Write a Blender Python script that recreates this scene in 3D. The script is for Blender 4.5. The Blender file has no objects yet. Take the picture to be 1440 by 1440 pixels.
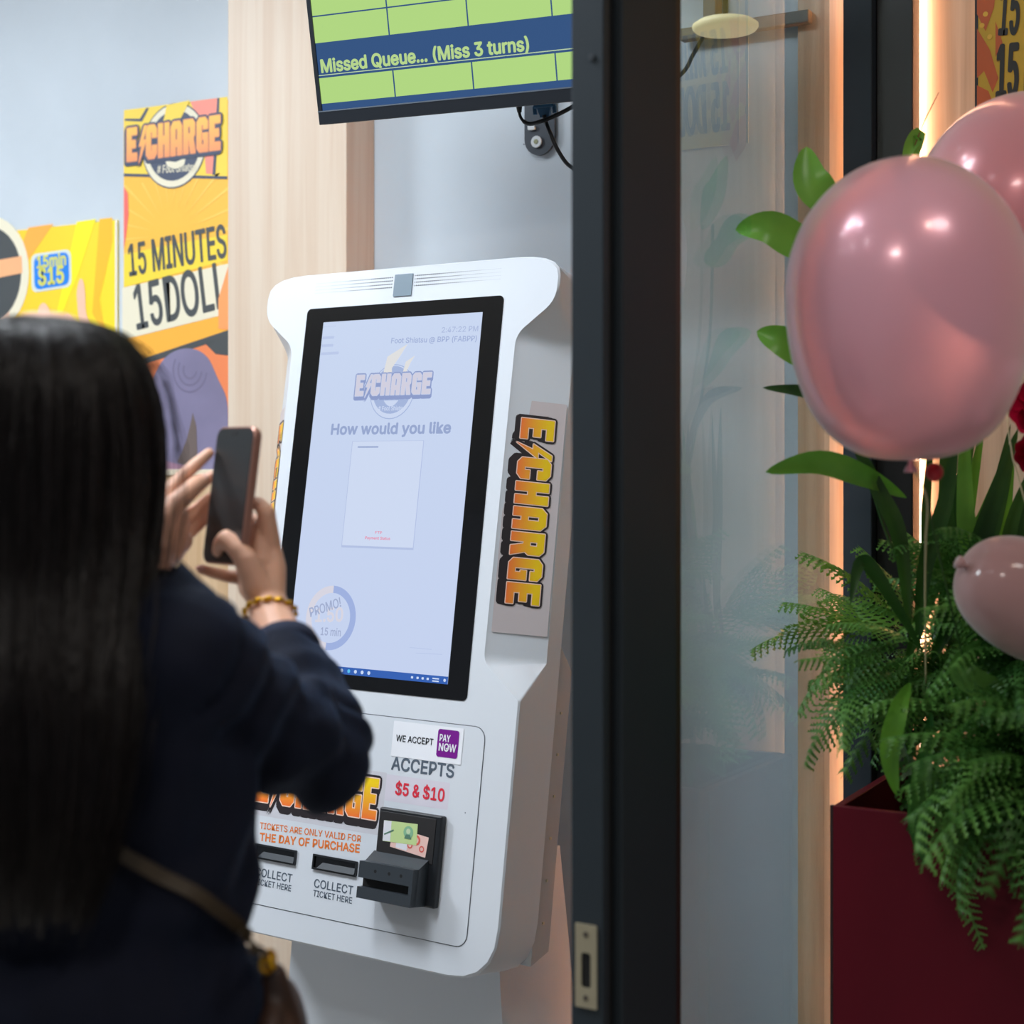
import bpy, bmesh, math, random, os
import numpy as np
from mathutils import Matrix, Vector, noise
from mathutils.bvhtree import BVHTree
rnd = random.Random(7)
C = bpy.context.scene.collection
PI = math.pi
# ------------------------------------------------------------------ camera
TH = math.radians(30.5); CT, ST = math.cos(TH), math.sin(TH)
F, H, VH = 2200.0, 1.45, 650.0
cam = bpy.data.objects.new('camera', bpy.data.cameras.new('camera')); C.objects.link(cam)
cam.location = (0, 0, H); cam.rotation_euler = (PI/2, 0, TH)
cam.data.sensor_width = 36; cam.data.sensor_fit = 'HORIZONTAL'
cam.data.lens = F/1440*36; cam.data.shift_y = -70/1440
cam.data.dof.use_dof = True; cam.data.dof.focus_distance = 2.5; cam.data.dof.aperture_fstop = 3.2
cam.data.clip_start = .02
sc = bpy.context.scene; sc.camera = cam
sc.view_settings.view_transform = 'Standard'; sc.view_settings.look = 'None'
sc.view_settings.gamma = 1; sc.view_settings.exposure = 0.0
sc.view_settings.use_curve_mapping = False
# ------------------------------------------------------------------ world + big lights
W = bpy.data.worlds.new('world'); sc.world = W; W.use_nodes = True
W.node_tree.nodes['Background'].inputs[0].default_value = (.58, .65, .76, 1)
W.node_tree.nodes['Background'].inputs[1].default_value = .23
def area(name, loc, size, power, col, rot=(0,0,0), sy=None):
    l = bpy.data.lights.new(name, 'AREA'); l.energy = power; l.color = col; l.size = size
    l.shape = 'DISK'
    o = bpy.data.objects.new(name, l); o.location = loc; o.rotation_euler = rot; C.objects.link(o); return o
area('shop_ceiling_light', (-1.6, 1.2, 2.84), .5, 24, (.86, .93, 1.0))
area('shop_ceiling_light', (-3.3, 1.0, 2.84), .6, 58, (.86, .93, 1.0))
area('mall_fill_light', (.45, 1.1, 2.84), .4, 6, (1.0, .96, .91))
area('mall_fill_light', (-.3, -.7, 2.84), .4, 19, (1.0, .95, .90))  # added fill that brightens balloons and ferns, not a known fixture

# ------------------------------------------------------------------ helpers
def P(u, v, Z):
    a = (u-720)/F*Z
    return Vector((a*CT - Z*ST, a*ST + Z*CT, H + (VH-v)/F*Z))
def ray(u, v): return (P(u, v, 1.0) - Vector((0, 0, H)))
O = Vector((0, 0, H))
def onY(u, v, Y):
    r = ray(u, v); return O + r*(Y/r.y)
def onX(u, v, X):
    r = ray(u, v); return O + r*(X/r.x)
def lin(c):
    return tuple(((x/255)/12.92 if x/255 <= .04045 else ((x/255+.055)/1.055)**2.4) for x in c)
MATS = {}
def mat(name, col, rough=.5, metal=0, spec=.5, bump=0, bscale=60, var=0, vscale=8, emit=None, estr=0, stretch=(1,1,1), sheen=0, coat=0, trans=0):
    if name in MATS: return MATS[name]
    m = bpy.data.materials.new(name); m.use_nodes = True; nt = m.node_tree; N = nt.nodes; L = nt.links
    b = N['Principled BSDF']; c = lin(col)
    b.inputs['Base Color'].default_value = (*c, 1); b.inputs['Roughness'].default_value = rough
    b.inputs['Metallic'].default_value = metal; b.inputs['Specular IOR Level'].default_value = spec
    b.inputs['Sheen Weight'].default_value = sheen; b.inputs['Coat Weight'].default_value = coat
    b.inputs['Transmission Weight'].default_value = trans
    if emit: b.inputs['Emission Color'].default_value = (*lin(emit), 1); b.inputs['Emission Strength'].default_value = estr
    if bump or var:
        tc = N.new('ShaderNodeTexCoord'); mp = N.new('ShaderNodeMapping'); mp.inputs['Scale'].default_value = stretch
        L.new(tc.outputs['Object'], mp.inputs['Vector'])
    if var:
        n = N.new('ShaderNodeTexNoise'); n.inputs['Scale'].default_value = vscale; n.inputs['Detail'].default_value = 5
        L.new(mp.outputs[0], n.inputs['Vector'])
        r = N.new('ShaderNodeMapRange'); r.inputs[1].default_value = .3; r.inputs[2].default_value = .7
        r.inputs[3].default_value = 1-var; r.inputs[4].default_value = 1+var*.6
        L.new(n.outputs[0], r.inputs[0])
        x = N.new('ShaderNodeVectorMath'); x.operation = 'SCALE'; x.inputs[0].default_value = c
        L.new(r.outputs[0], x.inputs['Scale']); L.new(x.outputs[0], b.inputs['Base Color'])
    if bump:
        n = N.new('ShaderNodeTexNoise'); n.inputs['Scale'].default_value = bscale; n.inputs['Detail'].default_value = 4
        L.new(mp.outputs[0], n.inputs['Vector'])
        bp = N.new('ShaderNodeBump'); bp.inputs['Strength'].default_value = bump; bp.inputs['Distance'].default_value = .004
        L.new(n.outputs[0], bp.inputs['Height']); L.new(bp.outputs[0], b.inputs['Normal'])
    MATS[name] = m; return m
def grad_mat(name, c0, c1, axis=1, rough=.4, estr=0, pos=(0, 1)):
    if name in MATS: return MATS[name]
    m = bpy.data.materials.new(name); m.use_nodes = True; nt = m.node_tree; N = nt.nodes; L = nt.links
    b = N['Principled BSDF']; b.inputs['Roughness'].default_value = rough
    tc = N.new('ShaderNodeTexCoord'); s = N.new('ShaderNodeSeparateXYZ'); L.new(tc.outputs['Generated'], s.inputs[0])
    r = N.new('ShaderNodeValToRGB'); r.color_ramp.elements[0].color = (*lin(c0), 1); r.color_ramp.elements[1].color = (*lin(c1), 1)
    r.color_ramp.elements[0].position = pos[0]; r.color_ramp.elements[1].position = pos[1]
    L.new(s.outputs[axis], r.inputs[0]); L.new(r.outputs[0], b.inputs['Base Color'])
    if estr:
        L.new(r.outputs[0], b.inputs['Emission Color']); b.inputs['Emission Strength'].default_value = estr
        b.inputs['Base Color'].default_value = (0, 0, 0, 1)
        for l in list(b.inputs['Base Color'].links): L.remove(l)
    MATS[name] = m; return m
def screen_mat(name, col, s=1.0):
    if name in MATS: return MATS[name]
    m = mat(name, (6, 6, 8), .12, emit=col, estr=s); return m
def wood_mat(name, a, b_, scale=1.0, rough=.45):
    if name in MATS: return MATS[name]
    m = bpy.data.materials.new(name); m.use_nodes = True; nt = m.node_tree; N = nt.nodes; L = nt.links
    b = N['Principled BSDF']; b.inputs['Roughness'].default_value = rough
    tc = N.new('ShaderNodeTexCoord'); mp = N.new('ShaderNodeMapping'); mp.inputs['Scale'].default_value = (26*scale, 26*scale, .9)
    L.new(tc.outputs['Object'], mp.inputs['Vector'])
    n = N.new('ShaderNodeTexNoise'); n.inputs['Scale'].default_value = 1.6; n.inputs['Detail'].default_value = 6; n.inputs['Distortion'].default_value = .6
    L.new(mp.outputs[0], n.inputs['Vector'])
    r = N.new('ShaderNodeValToRGB'); r.color_ramp.elements[0].color = (*lin(a), 1); r.color_ramp.elements[1].color = (*lin(b_), 1)
    r.color_ramp.elements[0].position = .35; r.color_ramp.elements[1].position = .65
    L.new(n.outputs[0], r.inputs[0]); L.new(r.outputs[0], b.inputs['Base Color'])
    bp = N.new('ShaderNodeBump'); bp.inputs['Strength'].default_value = .12; bp.inputs['Distance'].default_value = .002
    L.new(n.outputs[0], bp.inputs['Height']); L.new(bp.outputs[0], b.inputs['Normal'])
    MATS[name] = m; return m

WM = {}                                  # world matrices by object name
def _link(o, M, parent, mt=None):
    C.objects.link(o); WM[o.name] = M.copy()
    if parent is not None:
        o.parent = parent; o.matrix_basis = WM[parent.name].inverted() @ M
    else: o.matrix_basis = M
    if mt is not None: o.data.materials.append(mt)
    return o
def tag(o, label=None, cat=None, group=None, kind=None):
    if label: o['label'] = label
    if cat: o['category'] = cat
    if group: o['group'] = group
    if kind: o['kind'] = kind
    return o
def empty(name, loc, label=None, cat=None, group=None, M=None):
    o = bpy.data.objects.new(name, None); o.empty_display_size = .05
    return tag(_link(o, M if M is not None else Matrix.Translation(loc), None), label, cat, group)
def mesh(name, verts, faces, mt, parent=None, M=None, smooth=False):
    me = bpy.data.meshes.new(name)
    if M is None:                         # world-space verts: origin at the centroid
        a = np.array([tuple(v) for v in verts], float); c = (a.min(0)+a.max(0))/2
        M = Matrix.Translation(c); verts = (a-c).tolist()
    me.from_pydata([tuple(v) for v in verts], [], faces); me.update()
    if smooth: me.polygons.foreach_set('use_smooth', [True]*len(me.polygons))
    return _link(bpy.data.objects.new(name, me), M, parent, mt)
def from_bm(name, bm, mt, parent=None, M=None, smooth=False):
    bm.normal_update()
    vs = [v.co.copy() for v in bm.verts]; bm.verts.index_update()
    fs = [[v.index for v in f.verts] for f in bm.faces]
    bm.free(); return mesh(name, vs, fs, mt, parent, M, smooth)
def box(name, a, b, mt, parent=None, M=None, bevel=0, segs=2):
    bm = bmesh.new(); a = Vector(a); b = Vector(b)
    r = bmesh.ops.create_cube(bm, size=1)
    for v in bm.verts: v.co = Vector(((a[i]+b[i])/2 + v.co[i]*(b[i]-a[i]) for i in range(3)))
    if bevel: bmesh.ops.bevel(bm, geom=bm.edges[:], offset=bevel, segments=segs, affect='EDGES', profile=.5)
    return from_bm(name, bm, mt, parent, M)
def add_box(bm, a, b):
    vs = [bm.verts.new((x, y, z)) for x in (a[0], b[0]) for y in (a[1], b[1]) for z in (a[2], b[2])]
    for f in ((0,1,3,2),(4,6,7,5),(0,4,5,1),(2,3,7,6),(0,2,6,4),(1,5,7,3)): bm.faces.new([vs[i] for i in f])
def loft(rings, caps=True, closed=True):
    n = len(rings[0]); vs = [p for r in rings for p in r]; fs = []
    for i in range(len(rings)-1):
        for j in range(n if closed else n-1):
            k = (j+1) % n; fs.append([i*n+j, i*n+k, (i+1)*n+k, (i+1)*n+j])
    if caps: fs.append(list(range(n))[::-1]); fs.append([(len(rings)-1)*n+j for j in range(n)])
    return vs, fs
def tube_data(pts, rad, n=8, caps=True):
    pts = [Vector(p) for p in pts]; rings = []; up = None
    for i, p in enumerate(pts):
        t = (pts[min(i+1, len(pts)-1)] - pts[max(i-1, 0)]).normalized()
        if up is None: up = t.orthogonal().normalized()
        up = (up - t*up.dot(t)).normalized(); s = t.cross(up)
        r = rad[i] if hasattr(rad, '__len__') else rad
        rings.append([p + (up*math.cos(2*PI*j/n) + s*math.sin(2*PI*j/n))*r for j in range(n)])
    return loft(rings, caps)
def tube(name, pts, rad, mt, parent=None, n=10, M=None):
    v, f = tube_data(pts, rad, n); return mesh(name, v, f, mt, parent, M, True)
def smooth_path(pts, k=6):
    pts = [Vector(p) for p in pts]; out = []
    for i in range(len(pts)-1):
        p0, p1, p2, p3 = pts[max(i-1, 0)], pts[i], pts[i+1], pts[min(i+2, len(pts)-1)]
        for j in range(k):
            t = j/k
            out.append(.5*((2*p1)+(p2-p0)*t+(2*p0-5*p1+4*p2-p3)*t*t+(3*p1-p0-3*p2+p3)*t**3))
    out.append(pts[-1]); return out
def rrect(x0, y0, x1, y1, r, n=5):
    pts = []
    for cx, cy, a in ((x1-r, y1-r, 0), (x0+r, y1-r, 90), (x0+r, y0+r, 180), (x1-r, y0+r, 270)):
        for i in range(n+1):
            t = math.radians(a+90*i/n); pts.append((cx+r*math.cos(t), cy+r*math.sin(t)))
    return pts
def round_poly(pts, rs, n=5):
    out = []; m = len(pts)
    for i, p in enumerate(pts):
        r = rs[i] if hasattr(rs, '__len__') else rs
        p = Vector(p); a = Vector(pts[i-1]); b = Vector(pts[(i+1) % m])
        if r <= 0: out.append(tuple(p)); continue
        da = (a-p); db = (b-p); la = min(r, da.length*.49); lb = min(r, db.length*.49)
        q0 = p+da.normalized()*la; q1 = p+db.normalized()*lb
        for k in range(n+1):
            t = k/n; q = q0*(1-t)**2 + p*2*t*(1-t) + q1*t*t; out.append(tuple(q))
    return out
def flat(name, loops, z, mt, parent, M, thick=0):
    """filled 2D outline(s) with holes at height z of frame M"""
    cu = bpy.data.curves.new('tmp', 'CURVE'); cu.dimensions = '2D'; cu.fill_mode = 'BOTH' if thick else 'FRONT'
    for lp in loops:
        s = cu.splines.new('POLY'); s.points.add(len(lp)-1); s.use_cyclic_u = True
        for i, p in enumerate(lp): s.points[i].co = (p[0], p[1], 0, 1)
    cu.extrude = thick/2
    return curve_obj(name, cu, mt, parent, M, z)
def thick_copies(a, n, r, k=8):
    dirs = [(0, 0)] + [(r*math.cos(2*PI*i/k), r*math.sin(2*PI*i/k)) for i in range(k)]
    return [(dx, dy) for dx, dy in dirs]
def curve_obj(name, cu, mt, parent, M, z, xf=None, fat=0, k=8):
    t = bpy.data.objects.new('tmp', cu); C.objects.link(t)
    dg = bpy.context.evaluated_depsgraph_get(); me = bpy.data.meshes.new_from_object(t.evaluated_get(dg))
    bpy.data.objects.remove(t)
    me.name = name; me.materials.clear()
    n = len(me.vertices); a = np.empty(n*3); me.vertices.foreach_get('co', a); a = a.reshape(-1, 3)
    if xf is not None: a = xf(a)
    a[:, 2] += z
    if fat:
        base = [list(p.vertices) for p in me.polygons]; vs = []; fs = []
        for ci, (dx, dy) in enumerate(thick_copies(a, n, fat, k)):
            b0 = len(vs); b = a.copy(); b[:, 0] += dx; b[:, 1] += dy; b[:, 2] += ci*1.2e-5; vs += b.tolist(); fs += [[i+b0 for i in f] for f in base]
        bpy.data.meshes.remove(me); me = bpy.data.meshes.new(name); me.from_pydata(vs, [], fs); me.update()
    else:
        base = [list(p.vertices) for p in me.polygons]; bpy.data.meshes.remove(me)
        me = bpy.data.meshes.new(name); me.from_pydata(a.tolist(), [], base); me.update()
    return _link(bpy.data.objects.new(name, me), M, parent, mt)
FONT = None
try:
    FONT = bpy.data.fonts.load(os.path.join(bpy.utils.system_resource('DATAFILES'), 'fonts', 'Inter.woff2'))
except Exception as e: FONT = None; print('font', e)
def _cap(font):
    cu = bpy.data.curves.new('c', 'FONT'); cu.body = 'H'
    if font: cu.font = font
    o = bpy.data.objects.new('c', cu); C.objects.link(o)
    me = bpy.data.meshes.new_from_object(o.evaluated_get(bpy.context.evaluated_depsgraph_get()))
    h = max(v.co.y for v in me.vertices) if len(me.vertices) else .7
    bpy.data.objects.remove(o); return h
try:
    CAP = _cap(FONT)
    if CAP < .3: raise ValueError
except Exception:
    FONT = None; CAP = _cap(None)
def text(name, s, p0, p1, cap, z, mt, parent, M, bold=0.0, skew=0, fnt=True, space=1.0):
    """text whose baseline runs p0 -> p1 (frame coords), capitals cap high"""
    cu = bpy.data.curves.new('t', 'FONT'); cu.body = s; cu.resolution_u = 3; cu.space_character = space
    if FONT and fnt: cu.font = FONT
    p0 = Vector(p0).to_2d(); p1 = Vector(p1).to_2d(); d = p1-p0
    def xf(a):
        x0, x1 = a[:, 0].min(), a[:, 0].max(); sx = d.length/(x1-x0); sy = cap/CAP
        x = (a[:, 0]-x0)*sx; y = a[:, 1]*sy; x = x + y*skew
        e = d.normalized(); b = np.zeros_like(a)
        b[:, 0] = p0.x + x*e.x - y*e.y; b[:, 1] = p0.y + x*e.y + y*e.x
        return b
    return curve_obj(name, cu, mt, parent, M, z, xf, fat=max(bold, .02)*cap*1.1)
class Plane:
    """a real plane in the place; px() gives its own coordinates for a sight line"""
    def __init__(s, M): s.M = M; s.I = M.inverted()
    def px(s, u, v, d=0):
        o = s.I @ O; r = s.I.to_3x3() @ ray(u, v); t = (d-o.z)/r.z; q = o+r*t
        return Vector((q.x, q.y))
def frame(origin, x, y):
    x = Vector(x).normalized(); y = Vector(y).normalized(); z = x.cross(y)
    M = Matrix((x, y, z)).transposed().to_4x4(); M.translation = Vector(origin); return M
LET = {
 'E': [[(0,0),(.6,0),(.6,.22),(.27,.22),(.27,.39),(.52,.39),(.52,.61),(.27,.61),(.27,.78),(.6,.78),(.6,1),(0,1)]],
 'C': [[(.14,0),(.48,0),(.62,.12),(.62,.38),(.36,.38),(.36,.22),(.27,.22),(.27,.78),(.36,.78),(.36,.62),(.62,.62),(.62,.88),(.48,1),(.14,1),(0,.88),(0,.12)]],
 'H': [[(0,0),(.26,0),(.26,.38),(.38,.38),(.38,0),(.64,0),(.64,1),(.38,1),(.38,.62),(.26,.62),(.26,1),(0,1)]],
 'A': [[(0,0),(.26,0),(.26,.25),(.38,.25),(.38,0),(.64,0),(.64,.85),(.5,1),(.14,1),(0,.85)],[(.26,.45),(.38,.45),(.38,.78),(.26,.78)]],
 'R': [[(0,0),(.26,0),(.26,.38),(.32,.38),(.4,0),(.67,0),(.56,.44),(.64,.54),(.64,.88),(.52,1),(0,1)],[(.26,.58),(.38,.58),(.38,.79),(.26,.79)]],
 'G': [[(.14,0),(.62,0),(.62,.54),(.34,.54),(.34,.36),(.4,.36),(.4,.2),(.27,.2),(.27,.78),(.36,.78),(.36,.66),(.62,.66),(.62,.88),(.48,1),(.14,1),(0,.88),(0,.12)]],
 '/': [[(.34,1.0),(.04,.42),(.20,.42),(.02,-.1),(.46,.58),(.27,.58),(.50,1.0)]]}
def logo_word(parent, M, x0, y0, w, h, z, mats, dz=.0004, shadow=(-.0, -.13), layers=3):
    """E + bolt + CHARGE: dark outline with drop, pale outline, graded fill; bottom-left x0,y0"""
    word = 'E/CHARGE'; adv = {'E': .70, '/': .46, 'C': .72, 'H': .74, 'A': .74, 'R': .76, 'G': .72}
    tot = sum(adv[c] for c in word)-.1
    loops = []; x = 0
    for c in word:
        for lp in LET[c]:
            loops.append([((x+p[0])/tot*w, p[1]*h) for p in lp])
        x += adv[c]
    def go(nm, off, dx, dy, zz, m):
        cu = bpy.data.curves.new('t', 'CURVE'); cu.dimensions = '2D'; cu.fill_mode = 'FRONT'
        for lp in loops:
            if len(lp) == 4 and off > .06*h: continue
            s = cu.splines.new('POLY'); s.points.add(len(lp)-1); s.use_cyclic_u = True
            for i, p in enumerate(lp): s.points[i].co = (p[0]+x0+dx, p[1]+y0+dy, 0, 1)
        return curve_obj(nm, cu, m, parent, M, zz, fat=off, k=12)
    o = []
    if layers > 2:
        bm_ = None
        o.append(go('lettering_shadow', .085*h, shadow[0]*h, shadow[1]*h, z, mats[0]))
        o.append(go('lettering_shadow', .085*h, shadow[0]*h*.5, shadow[1]*h*.5, z+dz*.5, mats[0]))
    if layers > 1: o.append(go('lettering_outline', .085*h, 0, 0, z+dz, mats[0]))
    o.append(go('lettering_rim', .028*h, 0, 0, z+2*dz, mats[1]))
    f = go('lettering', 0.0, 0, 0, z+3*dz, mats[2]); o.append(f)
    return o

# ------------------------------------------------------------------ materials
m_wall = mat('grey_wall', (203, 212, 220), .75, var=.10, vscale=2.2, bump=.05, bscale=40)
m_wood = wood_mat('pale_wood', (222, 204, 184), (213, 189, 166))
m_woodw = wood_mat('warm_wood', (226, 200, 172), (200, 168, 138))
m_floor = wood_mat('floor_wood', (172, 168, 160), (150, 146, 140), .3)
m_ceil = mat('ceiling_white', (228, 228, 226), .8)
m_frame = mat('frame_black', (44, 52, 58), .6, spec=.22, bump=.05, bscale=300, var=.05)
m_seal = mat('seal_black', (9, 9, 10), .7)
m_white = mat('kiosk_white', (214, 219, 226), .38, spec=.4, bump=.02, bscale=400)
m_kgrey = mat('kiosk_grey', (176, 180, 184), .5)
m_black = mat('gloss_black', (10, 10, 12), .12, coat=.5)
m_dark = mat('black_plastic', (26, 29, 33), .4)
m_dark2 = mat('dark_grey_plastic', (52, 58, 64), .38)
Y0 = 2.45; GX = -.794

# ------------------------------------------------------------------ the setting
def struct(o): o['kind'] = 'structure'; return o
struct(box('floor', (-6, -3, -.06), (3.2, 3.2, 0), m_floor))
struct(box('ceiling', (-6, -3, 2.9), (3.2, 3.2, 2.96), m_ceil))
struct(box('wall_back', (-6, Y0, 0), (-.895, Y0+.12, 2.9), m_wall))
struct(box('wall_back_wood', (-.895, Y0-.01, 0), (3.2, Y0+.12, 2.9), m_woodw)).name = 'wall_right'
struct(box('wall_left', (-6.1, -3, 0), (-6, Y0+.12, 2.9), m_wall))
# interior timber pilaster
pil = struct(box('trim_1', (-2.037, Y0-.09, 0), (-1.749, Y0, 2.9), m_wood, bevel=.002))
# black upright on the wood wall with its LED channel
wz = onY(260, 668, Y0).z
struct(box('trim_4', (-6, Y0-.014, 0), (-2.037, Y0, wz), wood_mat('honey_wood', (214, 184, 148), (196, 162, 124))))
struct(box('trim_5', (-6, Y0-.018, wz), (-2.037, Y0, wz+.012), mat('trim_cream', (226, 214, 190), .5)))
tr = struct(box('trim_2', (-.794, 2.365, 0), (-.748, 2.425, 2.9), m_frame, bevel=.002))
tr2 = struct(box('trim_3', (-.748, 2.385, 0), (-.69, 2.425, 2.9), mat('frame_brown_black', (24, 20, 18), .4), bevel=.002))
def emis(name, col, s): return mat(name, (255, 240, 225), .5, emit=col, estr=s)
struct(box('led_baffle', (-.7945, 2.4245, 0), (-.793, 2.4315, 2.9), m_frame))  # added unseen fin, narrows the gap to hold back LED spill
led = box('led_strip', (-.776, 2.4265, .0), (-.770, 2.4385, 2.9), emis('led_warm', (255, 172, 108), 66))
tag(led, 'glowing warm light strip on the left side of the black upright', 'light strip')
led2 = box('led_strip', (-.698, 2.4265, .0), (-.692, 2.4385, 2.9), emis('led_warm_white', (255, 204, 172), 24))
tag(led2, 'glowing pinkish-white light strip on the right side of the black upright', 'light strip')

# glass partition ---------------------------------------------------
gp = empty('glass_partition', (GX, 1.9, 0), 'black-framed glass screen standing between the kiosk and the red planter', 'glass partition')
box('jamb', (-.8315, 1.542, 0), (-.791, 1.557, 2.9), m_frame, gp, bevel=.0015)
box('seal', (-.826, 1.557, 0), (-.802, 1.589, 2.9), m_seal, gp)
box('stile', (-.836, 1.587, 0), (-.790, 1.735, 2.9), m_frame, gp, bevel=.002)
box('glazing_bead', (-.822, 1.735, 0), (-.7915, 1.750, 2.9), mat('bead_brown', (44, 30, 26), .5), gp)
box('rail', (-.823, 1.75, 2.86), (-.792, 2.302, 2.9), m_frame, gp)
box('rail', (-.823, 1.75, 0), (-.792, 2.302, .05), m_frame, gp)
mg = bpy.data.materials.new('tinted_glass'); mg.use_nodes = True; nt = mg.node_tree; nt.nodes.clear()
go_ = nt.nodes.new('ShaderNodeOutputMaterial'); mx = nt.nodes.new('ShaderNodeMixShader'); tr_ = nt.nodes.new('ShaderNodeBsdfTransparent')
gl = nt.nodes.new('ShaderNodeBsdfGlossy'); fr = nt.nodes.new('ShaderNodeLayerWeight')
tr_.inputs[0].default_value = (.87, .915, .92, 1); gl.inputs['Roughness'].default_value = .0; gl.inputs[0].default_value = (.82, .98, .93, 1)
fr.inputs[0].default_value = .5
pw_ = nt.nodes.new('ShaderNodeMath'); pw_.operation = 'POWER'; pw_.inputs[1].default_value = 4.0
ma_ = nt.nodes.new('ShaderNodeMath'); ma_.operation = 'MULTIPLY_ADD'; ma_.inputs[1].default_value = .92; ma_.inputs[2].default_value = .04; ma_.use_clamp = True
nt.links.new(fr.outputs['Facing'], pw_.inputs[0]); nt.links.new(pw_.outputs[0], ma_.inputs[0]); nt.links.new(ma_.outputs[0], mx.inputs[0]); nt.links.new(tr_.outputs[0], mx.inputs[1]); nt.links.new(gl.outputs[0], mx.inputs[2]); nt.links.new(mx.outputs[0], go_.inputs[0])
bm = bmesh.new(); add_box(bm, (GX-.008, 1.74, .05), (GX, 2.302, 2.86)); bmesh.ops.recalc_face_normals(bm, faces=bm.faces)
from_bm('glass_pane', bm, mg, gp)
# strike plate on the jamb
PJ = Plane(frame((-.811, 1.5415, 1.0), (1, 0, 0), (0, 0, 1)))
m_steel = mat('satin_steel', (205, 196, 168), .35, metal=.6)
a = PJ.px(810, 1297); b = PJ.px(840, 1420)
sp = empty('strike_plate', PJ.M @ Vector((*a, 0)), 'pale metal lock strike plate with a slot low on the black jamb', 'lock plate')
x0, x1, y0, y1 = a.x, b.x, b.y, a.y
sw, sh = x1-x0, y1-y0
flat('plate', [rrect(x0, y0, x1, y1, .001, 2), rrect(x0+sw*.28, y0+sh*.24, x1-sw*.28, y0+sh*.66, .003, 4)], .0010, m_steel, sp, PJ.M, thick=.0018)
flat('slot', [rrect(x0+sw*.25, y0+sh*.22, x1-sw*.25, y0+sh*.68, .002, 3)], .0004, m_seal, sp, PJ.M)
for fy in (.12, .88):
    flat('screw', [[(x0+sw/2+.0032*math.cos(t*PI/6), y0+sh*fy+.0032*math.sin(t*PI/6)) for t in range(12)]], .0022, mat('screw_grey', (120, 112, 105), .3, metal=.7), sp, PJ.M, thick=.0008)
q = PJ.px(832, 80)
flat('screw', [[(q.x+.004*math.cos(t*PI/6), q.y+.004*math.sin(t*PI/6)) for t in range(12)]], .001, m_dark2, gp, PJ.M, thick=.002)

# ------------------------------------------------------------------ kiosk
YAW = math.radians(33.766)-TH; TI = math.radians(9.253)
kx = Vector((math.cos(YAW), -math.sin(YAW), 0)); kback = Vector((math.sin(YAW), math.cos(YAW), 0))
ky = (Vector((0, 0, 1))*math.cos(TI) + kback*math.sin(TI)).normalized()
cc = (-.2127, -.0527, 2.5792)
kc = Vector((cc[0]*CT-cc[2]*ST, cc[0]*ST+cc[2]*CT, H+cc[1]))
KM = frame(kc, kx, ky); K = Plane(KM)
kroot = empty('ticket_kiosk', (kc.x, kc.y+.1, 0), 'white self-service ticket kiosk with a tall lit screen and lean-back head', 'kiosk')
def ks(lp): return lp + [(-x, y) for x, y in reversed(lp)]
half = [(.0, .387), (.308, .387), (.308, .315), (.238, .258), (.2335, -.258), (.303, -.3125), (.303, -.733), (0, -.733)]
front = round_poly(ks(half)[:], [0, .085, .022, .018, .014, .006, .085, 0, 0, .085, .006, .014, .018, .022, .085, 0])
# right half only, then mirror, to keep rings matched
hr = round_poly(half, [0, .085, .022, .018, .014, .004, .085, 0])
bh = round_poly([(.0, .387), (.306, .387), (.304, .264), (.304, .252), (.304, -.250), (.304, -.256), (.304, -.733), (0, -.733)], [0, .085, .003, .003, .003, .002, .085, 0])
assert len(hr) == len(bh)
def sym(h): return h + [(-x, y) for x, y in reversed(h[1:-1])]
def ring(h, z, s=1.0, inset=0): return [(x - (inset if x > .01 else (-inset if x < -.01 else 0)), y - (inset if y > .3 else (-inset if y < -.7 else 0)), z) for x, y in sym(h)]
# rings: front with small rounded lip -> recess meets the full-width side -> back
r0 = ring(hr, 0, inset=.0025); r1 = ring(hr, -.003)
r2 = ring(bh, -.066); r3 = ring(bh, -.105)
mid = [[tuple(a_[c_]*(1-t_)+b_[c_]*t_ for c_ in range(3)) for a_, b_ in zip(r1, r2)] for t_ in [k_/10 for k_ in range(1, 10)]]
v, f = loft([r0, r1]+mid+[r2, r3])
f = [list(reversed(q)) for q in f]
kb = mesh('cabinet', v, f, m_white, kroot, KM, True); kb.data.set_sharp_from_angle(angle=math.radians(24))
# rear cover with bevelled top
v, f = loft([[(-.298, -.715, -.105), (.298, -.715, -.105), (.298, -.215, -.105), (-.298, -.215, -.105)],
             [(-.288, -.70, -.170), (.288, -.70, -.170), (.288, -.262, -.170), (-.288, -.262, -.170)]])
kbk = mesh('rear_cover', v, [list(reversed(q)) for q in f], m_kgrey, kroot, KM)
for i in range(6):
    box('screw', (.2925, -.33-.065*i, -.139), (.2955, -.326-.065*i, -.135), m_steel, kbk, KM)
# pedestal
zf = kc.z - .733*math.cos(TI) + .10
kb0 = Vector((kc.x, kc.y, 0)) - kback*.0
def kp(x, d, z): return Vector((kc.x, kc.y, 0)) + kx*x + kback*d + Vector((0, 0, z))
rings = []
for z, w, d0, d1 in ((0, .262, .0, .26), (.10, .255, .005, .255), (.55, .225, .02, .235), (.80, .203, .028, .225)):
    rings.append([kp(-w, d0, z), kp(w, d0, z), kp(w, d1, z), kp(-w, d1, z)])
v, f = loft(rings); mesh('pedestal', v, f, m_white, kroot)
v, f = loft([[kp(-.30, -.04, 0), kp(.30, -.04, 0), kp(.30, .29, 0), kp(-.30, .29, 0)], [kp(-.29, -.03, .03), kp(.29, -.03, .03), kp(.29, .28, .03), kp(-.29, .28, .03)]])
mesh('base_plate', v, f, m_kgrey, kroot)
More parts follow.
